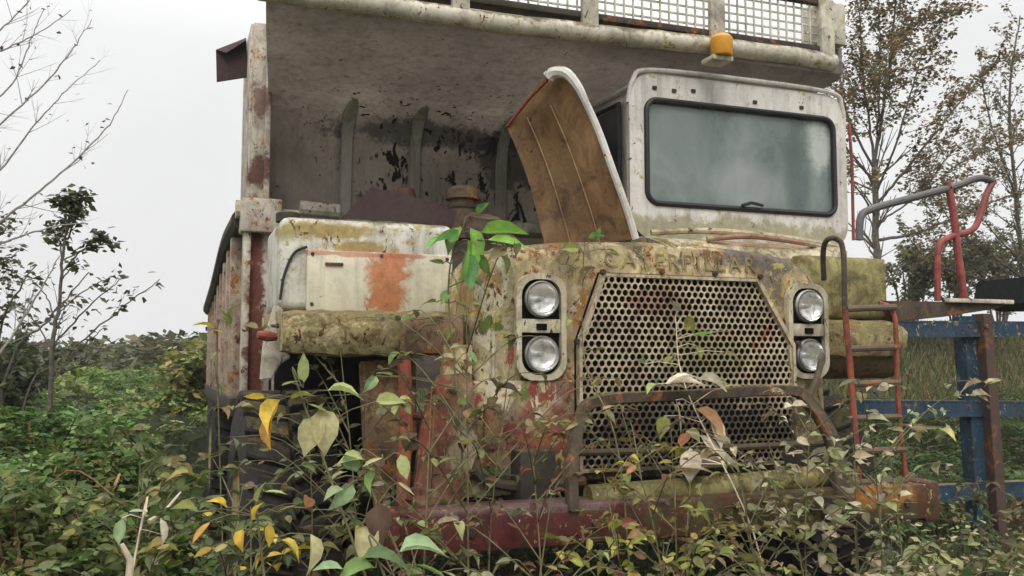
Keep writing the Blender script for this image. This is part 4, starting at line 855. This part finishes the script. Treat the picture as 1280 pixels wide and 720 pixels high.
hero('climbing_vine',(2.75,4.0),[(866,418,4.45,.11,1,.1,br),(862,412,4.45,.07,-.7,.2,(.5,.3,.05)),(848,390,4.5,.09,-.5,.7,ga),(858,395,4.5,.10,.3,-1,ol),(895,415,4.5,.08,1,.1,gr),(870,432,4.5,.09,.3,-1,ol),(905,440,4.5,.09,.9,-.3,pc),(840,445,4.5,.09,-.8,-.5,ol),(805,455,4.5,.07,-.6,.5,ga),(832,480,4.3,.22,1,.12,wh),(838,478,4.28,.15,.9,.4,wh),(872,474,4.28,.15,1,-.1,wh),(880,478,4.3,.13,.9,.1,pc),(905,484,4.3,.09,1,.2,pc),(845,500,4.3,.19,0,-1,pc),(868,510,4.3,.22,.6,-.5,(.62,.36,.2)),(875,545,4.28,.2,.5,-.6,wh),(845,585,4.28,.2,1,.0,(.62,.48,.34)),(890,520,4.3,.18,.2,-1,wh),(862,560,4.3,.18,-.2,-1,wh),(870,575,4.3,.2,.9,.1,wh),(850,572,4.3,.10,-.9,-.1,pc),(895,565,4.3,.12,.5,-.7,pc),(830,520,4.3,.12,-.4,-1,ol),(822,480,4.3,.10,-.8,-.2,pg),(858,540,4.3,.10,-.5,-.6,(.4,.16,.08))],
     'withered vine with large cream dead leaves hanging over the brush guard',cat='vine',stem='drystem',via=[(2.78,3.95,.8)])
hero('weed',(-.25,3.6),[(176,662,4.0,.10,.6,-.1,wh),(200,648,4.0,.11,.2,-.9,wh),(184,640,4.0,.07,-.8,.2,(.4,.42,.3)),(152,648,4.0,.10,-.1,-1,ga)],'pale weed with two white leaves at the foot of the thicket',stem='drystem')
mb=MB(); mb.tube([PY(186,652,3.9),PY(205,640,3.95),PY(226,615,4.0)],[.010,.007,.004],6); mb.build('dead_branch',M['drystem'],None,label='bleached dead twig sticking up beside the white leaves at lower left',cat='branch')
mb=MB(); mb.tube([PY(160,740,3.6),PY(163,700,3.6),PY(152,680,3.6)],[.014,.012,.008],6)
mb.build('dead_branch',M['drystem'],None,label='thick pale broken stalk standing in the brambles at the bottom left edge',cat='branch')
hero('climbing_vine',(.35,5.6),[(268,410,6.0,.13,-.9,.35,(.42,.40,.08)),(262,412,6.0,.09,.7,-.1,(.55,.35,.1)),(284,408,6.0,.12,-.2,1,(.28,.33,.08)),(286,395,6.0,.11,.3,.6,(.25,.3,.08)),(275,440,6.1,.07,-.8,-.4,ol),(270,480,6.1,.08,.5,-.6,gr),(258,520,6.0,.09,-.6,.2,gr)],'spindly climber with two yellow-green leaves beside the body side wall',cat='vine')
# generic weeds in front of the truck; each described by where it stands and how it looks
W=[((1.55,3.5),.6,20,MIXED,(.05,.10),'weed with mixed green and rusty leaves against the left part of the red bumper','weed',5),
   ((1.95,3.75),1.25,46,[(.40,.40,.08),(.55,.48,.12),(.22,.26,.06),(.35,.18,.08)],(.05,.085),'bushy weed with small yellow-green leaves below the left headlights','weed',8),
   ((2.25,3.7),1.12,40,[(.30,.33,.08),(.48,.42,.12),(.2,.13,.06)],(.05,.09),'weed with olive and yellow leaves under the left end of the brush guard','weed',7),
   ((2.6,3.6),1.05,38,MIXED,(.05,.10),'leafy weed with brown stems below the middle of the grille','weed',7),
   ((2.95,3.75),1.3,44,CREAMY+PALE,(.05,.11),'weed with cream slender leaves before the mossy bumper','weed',7),
   ((3.25,3.7),1.5,40,CREAMY+PALE,(.05,.10),'tall dry weed with narrow whitish leaves right of the grille centre','weed',7),
   ((3.55,3.75),1.4,34,CREAMY+PALE+GREEN,(.05,.10),'dry weed with drooping pale leaves beside the right leg of the brush guard','weed',6),
   ((2.45,3.1),.72,34,GREEN+PALE,(.06,.12),'low green weed at the bottom centre below the bumper','weed',6),
   ((2.9,3.2),.72,40,PALE+[(.2,.3,.14),(.3,.38,.22)],(.06,.12),'low grey-green weed in the dark below the bumper','weed',7),
   ((3.25,3.5),.74,40,PALE+[(.2,.3,.14)],(.06,.12),'low pale weed beneath the orange lichen on the bumper','weed',7),
   ((3.6,3.6),.74,36,PALE+GREEN,(.06,.11),'low weed under the right end of the bumper','weed',7),
   ((.75,3.0),.70,34,YELLOW+MIXED,(.05,.10),'low weed with yellowing leaves at the foot of the left tyre','weed',7),
   ((.35,3.9),1.05,34,GREEN+YELLOW[:2],(.06,.10),'green and yellow weed at the right border of the bramble thicket','weed',7),
   ((.95,3.5),.95,34,MIXED,(.05,.10),'tangled weed with brown and green leaves before the inner edge of the left tyre','weed',7),
   ((1.9,3.0),.55,26,GREEN,(.06,.12),'low green weed below the middle of the red bumper','weed',5),
   ((1.4,2.9),.52,22,GREEN+PALE,(.06,.11),'low weed beside the broad-leaved dock plant','weed',5),
   ((.1,3.1),.80,30,GREEN+OLIVE,(.06,.11),'green weed in the lower left corner in front of the thicket','weed',6),
   ((4.45,4.5),.62,40,[(.30,.38,.08),(.22,.30,.10),(.45,.45,.2)],(.06,.10),'bright yellow-green weed under the rusty bumper end','weed',7),
   ((4.85,4.2),.72,30,OLIVE+PALE,(.05,.09),'thin olive weed right of the bumper end','weed',6),
   ((5.35,4.9),1.0,34,OLIVE+GREEN,(.05,.09),'tall weed with fine leaves in front of the lowest blue beam','weed',6),
   ((1.0,3.85),1.55,40,[(.14,.16,.07),(.20,.11,.06),(.34,.32,.18),(.10,.08,.04)],(.045,.085),'straggling weed with grey-brown leaves in the dark gap left of the red stay','weed',9),
   ((.8,3.3),.8,36,[(.40,.36,.14),(.18,.2,.08),(.28,.16,.08)],(.04,.08),'tangle of thin stems and ochre leaves before the middle of the left tyre','weed',10),
   ((1.3,3.4),1.15,44,[(.30,.32,.16),(.42,.38,.24),(.22,.1,.05)],(.04,.085),'weed with grey-green and rusty leaves beside the end plate of the red bumper','weed',9),
   ((1.45,4.2),1.7,40,[(.20,.09,.05),(.26,.24,.08),(.38,.30,.12)],(.035,.07),'weed with tiny rusty and ochre leaves climbing the rotten bracket under the hood corner','weed',9),
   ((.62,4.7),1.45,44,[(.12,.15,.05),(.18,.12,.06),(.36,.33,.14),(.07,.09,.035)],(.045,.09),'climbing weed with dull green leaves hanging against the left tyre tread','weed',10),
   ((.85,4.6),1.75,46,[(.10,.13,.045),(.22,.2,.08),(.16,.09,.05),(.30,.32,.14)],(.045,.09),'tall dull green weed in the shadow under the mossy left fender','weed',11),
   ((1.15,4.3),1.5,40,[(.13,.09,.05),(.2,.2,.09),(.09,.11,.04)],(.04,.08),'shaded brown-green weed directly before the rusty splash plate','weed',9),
   ((.30,4.4),1.1,44,[(.10,.15,.05),(.16,.2,.07),(.3,.28,.1)],(.05,.10),'green weed between the thicket edge and the left tyre sidewall','weed',9),
   ((2.2,3.9),1.5,30,[(.30,.26,.10),(.2,.12,.06),(.42,.36,.2)],(.03,.065),'thin wiry weed with sparse ochre leaves across the left bend of the brush guard','weed',10),
   ((3.4,3.95),1.45,36,[(.40,.36,.24),(.22,.17,.09),(.3,.3,.14)],(.03,.07),'wiry dry weed across the right bend of the brush guard','weed',10),
   ((-.15,5.6),1.35,46,[(.11,.16,.05),(.16,.2,.07),(.2,.22,.1)],(.06,.11),'tall green weed in the gap between thicket and rear wheel','weed',10),
   ((.12,6.6),1.3,46,[(.11,.15,.05),(.2,.2,.08),(.14,.18,.07)],(.06,.11),'green weed close against the lower body side behind the front tyre','weed',10),
   ((.0,4.9),1.2,46,[(.10,.15,.045),(.18,.22,.08),(.36,.32,.1)],(.06,.11),'green weed with a few yellow leaves just left of the front tyre','weed',10),
   ((1.28,4.0),1.95,46,[(.12,.07,.035),(.16,.18,.06),(.22,.17,.08),(.30,.30,.13)],(.05,.10),'tall weed with brown withered leaves climbing before the red upright stay','weed',9),
   ((1.62,3.95),1.35,34,[(.20,.07,.05),(.16,.15,.05),(.30,.26,.10)],(.04,.08),'weed with small reddish and olive leaves against the stained apron','weed',8),
   ((2.3,3.95),1.40,44,[(.38,.38,.10),(.25,.22,.08),(.18,.10,.05)],(.035,.075),'fine-leaved yellowish weed against the left side of the brush guard','weed',9),
   ((2.75,3.85),1.30,50,[(.30,.30,.10),(.20,.16,.07),(.45,.40,.26)],(.035,.08),'bushy olive weed hiding the middle of the bumper','weed',10),
   ((3.05,3.9),1.55,50,CREAMY+[(.2,.16,.08)],(.035,.09),'dry brown and cream weed before the lower right of the grille','weed',9),
   ((2.1,3.45),.9,50,[(.42,.42,.10),(.25,.27,.08),(.2,.12,.06)],(.04,.085),'dense yellow-flecked weed covering the joint between red and mossy bumper','weed',9),
   ((1.05,2.95),.62,40,[(.30,.22,.12),(.20,.26,.10),(.42,.40,.22)],(.05,.10),'brown and green weed at the bottom edge left of the bumper','weed',8),
   ((.55,2.8),.58,36,[(.12,.16,.06),(.45,.38,.12),(.3,.3,.16)],(.05,.09),'dark weed with a few yellow leaves at the bottom edge before the tyre','weed',7),
   ((5.3,4.0),.9,50,OLIVE+DRY,(.04,.08),'twiggy brown weed near the bottom right corner before the blue frame','weed',9),
   ((4.95,5.4),1.0,46,[(.25,.28,.16),(.4,.42,.3),(.15,.17,.07)],(.05,.09),'pale-leaved weed under the lowest blue beam beside the ladder','weed',8),
   ((5.7,4.7),.95,40,OLIVE+DRY,(.05,.09),'brown-green weed in the lower right corner','weed',7)]
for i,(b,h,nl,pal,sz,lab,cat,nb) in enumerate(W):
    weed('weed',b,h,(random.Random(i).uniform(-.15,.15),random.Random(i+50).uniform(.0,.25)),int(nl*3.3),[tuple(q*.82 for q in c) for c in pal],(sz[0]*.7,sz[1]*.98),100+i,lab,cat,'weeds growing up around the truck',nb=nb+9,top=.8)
# low leafy ground cover before and right of the truck
def th_front(x,y): return .12+.25*abs(mn.noise(Vector((x*1.7,y*1.7,9))))*2+(.1 if x>3.8 else 0)
me=scatter('f',th_front,(-.6,9),(2.3,8),9000,(.05,.10),GREEN+OLIVE+PALE,TS,71,.4,minh=.03)
colmesh_link('ground_cover',me,LEAF,label='low weeds and leaf litter covering the ground before the truck',cat='ground cover',kind='stuff')
# ================================================================== TREES
def tree(name,base,limbs,label,cat,bark,pal,lsize,nper,seed,twigs=5,tl=.5,group=None,dens=1.0,jit=.012):
    """limbs: list of (points, r0, r1, leaves per metre)"""
    rr=random.Random(seed); rng=np.random.default_rng(seed); E_=empty(name,base,label,cat,group); P=[];D=[]
    def leafy(s,per):
        ln=sum((s[i+1]-s[i]).length for i in range(len(s)-1)); n=int(per*ln*dens)
        for _ in range(n):
            f=(rr.random()**.7)*(len(s)-1); k=min(int(f),len(s)-2); p=s[k].lerp(s[k+1],f-k); a=rr.uniform(0,6.3)
            P.append(tuple(p+Vector((rr.gauss(0,.04),rr.gauss(0,.04),rr.gauss(0,.04))))); D.append((math.cos(a),math.sin(a),rr.uniform(-.8,.4)))
    tk=MB()
    for pts,r0,r1,per in limbs:
        s=spline(pts,7); n=len(s); s=[s[0]]+[q+Vector((rr.gauss(0,1),rr.gauss(0,1),rr.gauss(0,1)))*jit for q in s[1:]]
        tk.tube(s,[r0+(r1-r0)*i/(n-1) for i in range(n)],6)
        if per>0: leafy(s[n//3:],per)
        ln=sum((s[i+1]-s[i]).length for i in range(n-1))
        for _ in range(int(twigs*ln)):
            k=rr.randrange(n//5,n-1); p=s[k]; d=(s[k+1]-s[k]).normalized()
            o=Vector((rr.gauss(0,1),rr.gauss(0,1),rr.gauss(0,.7)+.3)).normalized(); dd=(d*.9+o*.8).normalized(); l=tl*rr.uniform(.4,1.3)*(1-.4*k/n)
            q=p+dd*l*.5; r_=q+(dd+Vector((0,0,.25))+o*.2).normalized()*l*.5; rad=min(r0*.3,(r0+(r1-r0)*k/n)*.45)
            tk.tube([p,q,r_],[rad,rad*.6,rad*.25],4)
            if per>0: leafy([p,q,r_],per)
            for _ in range(2):
                o2=Vector((rr.gauss(0,1),rr.gauss(0,1),rr.gauss(0,.6)+.3)).normalized(); t2=q+(dd+o2*.8).normalized()*l*.45
                tk.tube([q,t2],[rad*.45,rad*.2],4)
                if per>0: leafy([q,t2],per)
    tk.build('trunk',M[bark],E_)
    if P:
        P=np.array(P);D=np.array(D); link('crown',leafmesh(P,D,rng.uniform(*lsize,len(P)),pick(pal,len(P),rng),TS,rng,1.8),LEAF,E_,smooth=False)
    return E_
TREEP=[(.26,.21,.10),(.20,.16,.07),(.15,.13,.06),(.26,.19,.09),(.10,.09,.05),(.24,.14,.06)]
# multi-stemmed tree at the right, behind the cab
Y=13.0; b=PY(1095,470,Y); b.z=gz(b.x,Y)
root=PY(1095,290,Y)
L1=[([b,PY(1096,380,Y),root,PY(1093,200,Y)],.085,.05,0),
    ([PY(1096,262,Y),PY(1150,240,Y),PY(1190,190,Y),PY(1225,170,Y)],.025,.008,30),([PY(1094,215,Y),PY(1062,150,Y),PY(1052,110,Y+.3),PY(1045,60,Y+.4)],.025,.008,36),
    ([PY(1093,200,Y),PY(1102,150,Y),PY(1112,80,Y),PY(1120,0,Y-.3),PY(1130,-90,Y-.5)],.035,.012,50),
    ([PY(1093,205,Y),PY(1086,150,Y+.3),PY(1078,90,Y+.5),PY(1074,20,Y+.8),PY(1060,-60,Y+1)],.028,.009,50),
    ([PY(1094,210,Y),PY(1098,140,Y),PY(1100,70,Y+.4),PY(1098,-20,Y+.5)],.024,.008,50),
    ([PY(1096,255,Y),PY(1130,215,Y-.4),PY(1170,165,Y-.8),PY(1210,115,Y-1),PY(1250,70,Y-1.2)],.028,.008,40),
    ([PY(1097,280,Y),PY(1140,250,Y+.4),PY(1200,205,Y+.8),PY(1260,180,Y+1),PY(1300,165,Y+1)],.02,.006,40),
    ([PY(1095,230,Y),PY(1075,205,Y),PY(1055,180,Y),PY(1050,150,Y)],.03,.01,50),
    ([PY(1094,270,Y),PY(1075,240,Y-.3),PY(1060,225,Y-.3)],.02,.008,50),
    ([PY(1096,240,Y),PY(1120,180,Y-.6),PY(1140,110,Y-.9),PY(1160,50,Y-1),PY(1190,10,Y-1)],.022,.006,44),
    ([PY(1100,300,Y),PY(1150,290,Y+.5),PY(1220,260,Y+1),PY(1290,235,Y+1)],.03,.01,30),
    ([PY(1105,60,Y),PY(1130,40,Y),PY(1165,20,Y),PY(1200,12,Y)],.03,.01,60)]
tree('tree',b,L1,'multi-stemmed tree with small brownish leaves rising behind the cab at right','tree','bark',TREEP,(.055,.11),0,5,twigs=5.2,tl=1.3,dens=.8,jit=.006)
# shrubby pale growth below it at the right edge
Y=16.0; b=PY(1290,420,Y); b.z=gz(b.x,Y)
L2=[([b,PY(1280,340,Y),PY(1270,250,Y),PY(1262,120,Y),PY(1275,20,Y)],.07,.015,26),([PY(1282,350,Y),PY(1240,320,Y),PY(1200,290,Y),PY(1170,250,Y)],.04,.01,50),([PY(1284,370,Y),PY(1230,350,Y),PY(1180,335,Y),PY(1140,320,Y)],.04,.01,60),([PY(1280,330,Y),PY(1250,300,Y),PY(1225,270,Y)],.03,.01,40),([PY(1275,260,Y),PY(1240,160,Y+.3),PY(1225,90,Y+.3)],.03,.01,22)]
tree('tree',b,L2,'slender tree with sparse leaves at the right edge behind the red handrail','tree','bark',[(.16,.15,.08),(.2,.17,.09),(.11,.11,.06)],(.07,.12),0,6,twigs=5,tl=1.4,dens=.7,jit=.006)
Y=18.0
for i,(px,hh,lab) in enumerate([(1135,300,'pale olive bush on the bank between ladder and red rail post'),(1250,285,'pale olive bush on the bank under the slender tree at the right edge'),(1190,292,'yellow-brown bush on the bank seen through the red handrail')]):
    b=PY(px,440,Y); b.z=gz(b.x,Y); L3=[]
    rr=random.Random(90+i)
    for k in range(9):
        a=rr.uniform(-60,60); L3.append(([b,PY(px+a*.5,(400+hh)/2,Y+rr.uniform(-.5,.5)),PY(px+a,hh+rr.uniform(0,50),Y+rr.uniform(-.8,.8))],.03,.008,45))
    tree('bush',b,L3,lab,'bush','bark',[(.17,.16,.08),(.22,.19,.11),(.12,.13,.06)],(.09,.16),0,60+i,twigs=3,tl=.6)
# bare tree beyond the left edge whose branches reach into the picture
Y=9.0; b=PY(-140,520,Y); b.z=0; q=PY(-130,330,Y)
L4=[([b,q,PY(-135,120,Y),PY(-120,-100,Y)],.10,.05,0),
    ([PY(-130,240,Y),PY(-60,200,Y-.2),PY(0,155,Y-.3),PY(60,100,Y-.3),PY(92,60,Y-.4),PY(115,24,Y-.4)],0.0132,0.003,3.52),
    ([PY(-130,320,Y),PY(-60,255,Y+.2),PY(0,212,Y+.2),PY(40,160,Y+.2),PY(78,118,Y+.2),PY(125,75,Y+.3)],0.0132,0.003,3.52),
    ([PY(-130,400,Y),PY(-50,320,Y+.1),PY(0,278,Y+.1),PY(50,238,Y),PY(105,190,Y),PY(140,150,Y),PY(160,112,Y)],0.0156,0.003,4),
    ([PY(-132,180,Y),PY(-60,90,Y+.3),PY(0,38,Y+.3),PY(30,8,Y+.3),PY(60,-30,Y+.3)],0.012,0.0036,3.52),
    ([PY(-133,160,Y),PY(-50,85,Y-.3),PY(10,60,Y-.2),PY(50,40,Y-.2),PY(90,12,Y-.2)],0.0108,0.003,4.8),
    ([PY(-131,220,Y),PY(-40,150,Y),PY(15,105,Y),PY(38,50,Y),PY(55,10,Y)],0.0108,0.003,4),
    ([PY(-130,380,Y),PY(-60,320,Y),PY(0,305,Y),PY(60,285,Y),PY(110,278,Y)],.015,.004,3),
    ([PY(-60,480,Y-.4),PY(0,440,Y-.4),PY(40,380,Y-.4),PY(75,320,Y-.4)],.016,.004,5)]
tree('tree',b,L4,'nearly bare tree whose thin grey branches reach in from the left edge','tree','barkgrey',[(.06,.055,.045),(.09,.07,.05)],(.04,.075),0,8,twigs=5,tl=.42,jit=.004)
# leafy sapling and thin shoots at the left
Y=9.6; b=PY(62,540,Y); b.z=0
LS=[([b,PY(66,440,Y),PY(74,380,Y),PY(80,310,Y),PY(92,245,Y)],.025,.008,0)]
for (x1,y1,x2,y2,r_,per) in [(78,330,70,285,.01,130),(84,300,100,262,.01,150),(88,285,104,240,.008,190),(80,310,60,300,.008,90),(78,340,120,300,.010,120),(80,325,135,305,.008,60),(76,350,100,330,.008,90),(74,300,90,265,.006,160),(74,390,140,345,.008,26),(68,430,150,350,.010,22),(66,460,200,350,.010,14),(70,400,40,350,.008,22),(66,440,20,380,.008,22),(80,270,95,250,.006,200),(62,480,130,410,.008,18)]:
    a=PY(x1,y1,Y);c=PY(x2,y2,Y+.3*math.sin(x2)); LS.append(([a,a.lerp(c,.5)+Vector((0,.1,.05)),c],r_,.004,per))
tree('sapling',b,LS,'slim sapling with a dark tuft of leaves at its top above the thicket','sapling','bark',[(.07,.09,.035),(.10,.12,.05),(.06,.06,.04)],(.06,.11),0,9,twigs=2.6,tl=.35,dens=.95,jit=.005)
Y=11; b=PY(5,540,Y); b.z=0
LS=[([b,PY(0,420,Y),PY(45,330,Y)],.02,.006,22),([b,PY(10,460,Y),PY(60,400,Y),PY(110,340,Y)],.02,.006,20),([b,PY(-10,400,Y),PY(-5,310,Y),PY(10,280,Y)],.02,.006,45),([b,PY(-20,400,Y),PY(0,330,Y),PY(20,320,Y)],.02,.006,60),([b,PY(40,480,Y),PY(100,460,Y),PY(130,430,Y)],.015,.005,35)]
tree('shrub',b,LS,'thin straggly shrub at the left edge beside the sapling','shrub','bark',[(.07,.08,.04),(.1,.09,.05)],(.06,.10),0,14,twigs=3,tl=.5,dens=.45)
# yellowing bush and hazy trees on the far slope
Y=24; 
def roundbush(px,py,pyb,wpx,Y,name,label,pal,seed,n=10,per=60,ls=(.15,.3)):
    b=PY(px,pyb,Y); b.z=gz(b.x,Y); rr=random.Random(seed); Ls=[]
    for k in range(n):
        a=rr.uniform(-1,1)*wpx; Ls.append(([b,PY(px+a*.4,(py+pyb)/2,Y+rr.uniform(-.4,.4)),PY(px+a,py+abs(a)/wpx*18+rr.uniform(0,10),Y+rr.uniform(-1,1))],.05,.01,per))
    tree(name,b,Ls,label,'bush' if name=='bush' else 'tree','bark',pal,ls,0,seed,twigs=3,tl=.7)
roundbush(245,446,520,24,15,'bush','yellow-green bush just left of the truck body above the thicket',[(.22,.23,.08),(.30,.28,.09),(.15,.18,.06)],200,12,40,(.10,.18))
roundbush(205,444,500,36,34,'tree','grey-green hazy tree on the far slope left of the yellow bush',FAR,201,10,24,(.25,.45))
roundbush(155,458,500,34,40,'tree','low hazy tree on the far slope behind the sapling',FAR,202,10,22,(.25,.45))
bm=bmesh.new(); bmesh.ops.create_cube(bm,size=1)
for v in bm.verts: v.co=Vector((v.co.x*640,200+v.co.y*640,6+v.co.z*16))
me=bpy.data.meshes.new('haze'); bm.to_mesh(me); bm.free()
m=bpy.data.materials.new('haze'); m.use_nodes=True; t=m.node_tree; t.nodes.clear(); o=t.nodes.new('ShaderNodeOutputMaterial'); v=t.nodes.new('ShaderNodeVolumePrincipled')
v.inputs['Color'].default_value=(.86,.88,.9,1); v.inputs['Density'].default_value=.0011; t.links.new(v.outputs[0],o.inputs['Volume'])
link('haze',me,m,kind='stuff',smooth=False,label='pale mist thinning the far trees',cat='haze')
roundbush(5,446,560,40,12,'bush','dark green bush standing above the thicket at the far left edge',[(.05,.08,.03),(.08,.11,.04),(.12,.14,.06)],205,14,55,(.08,.14))
print('objects',len(bpy.data.objects))
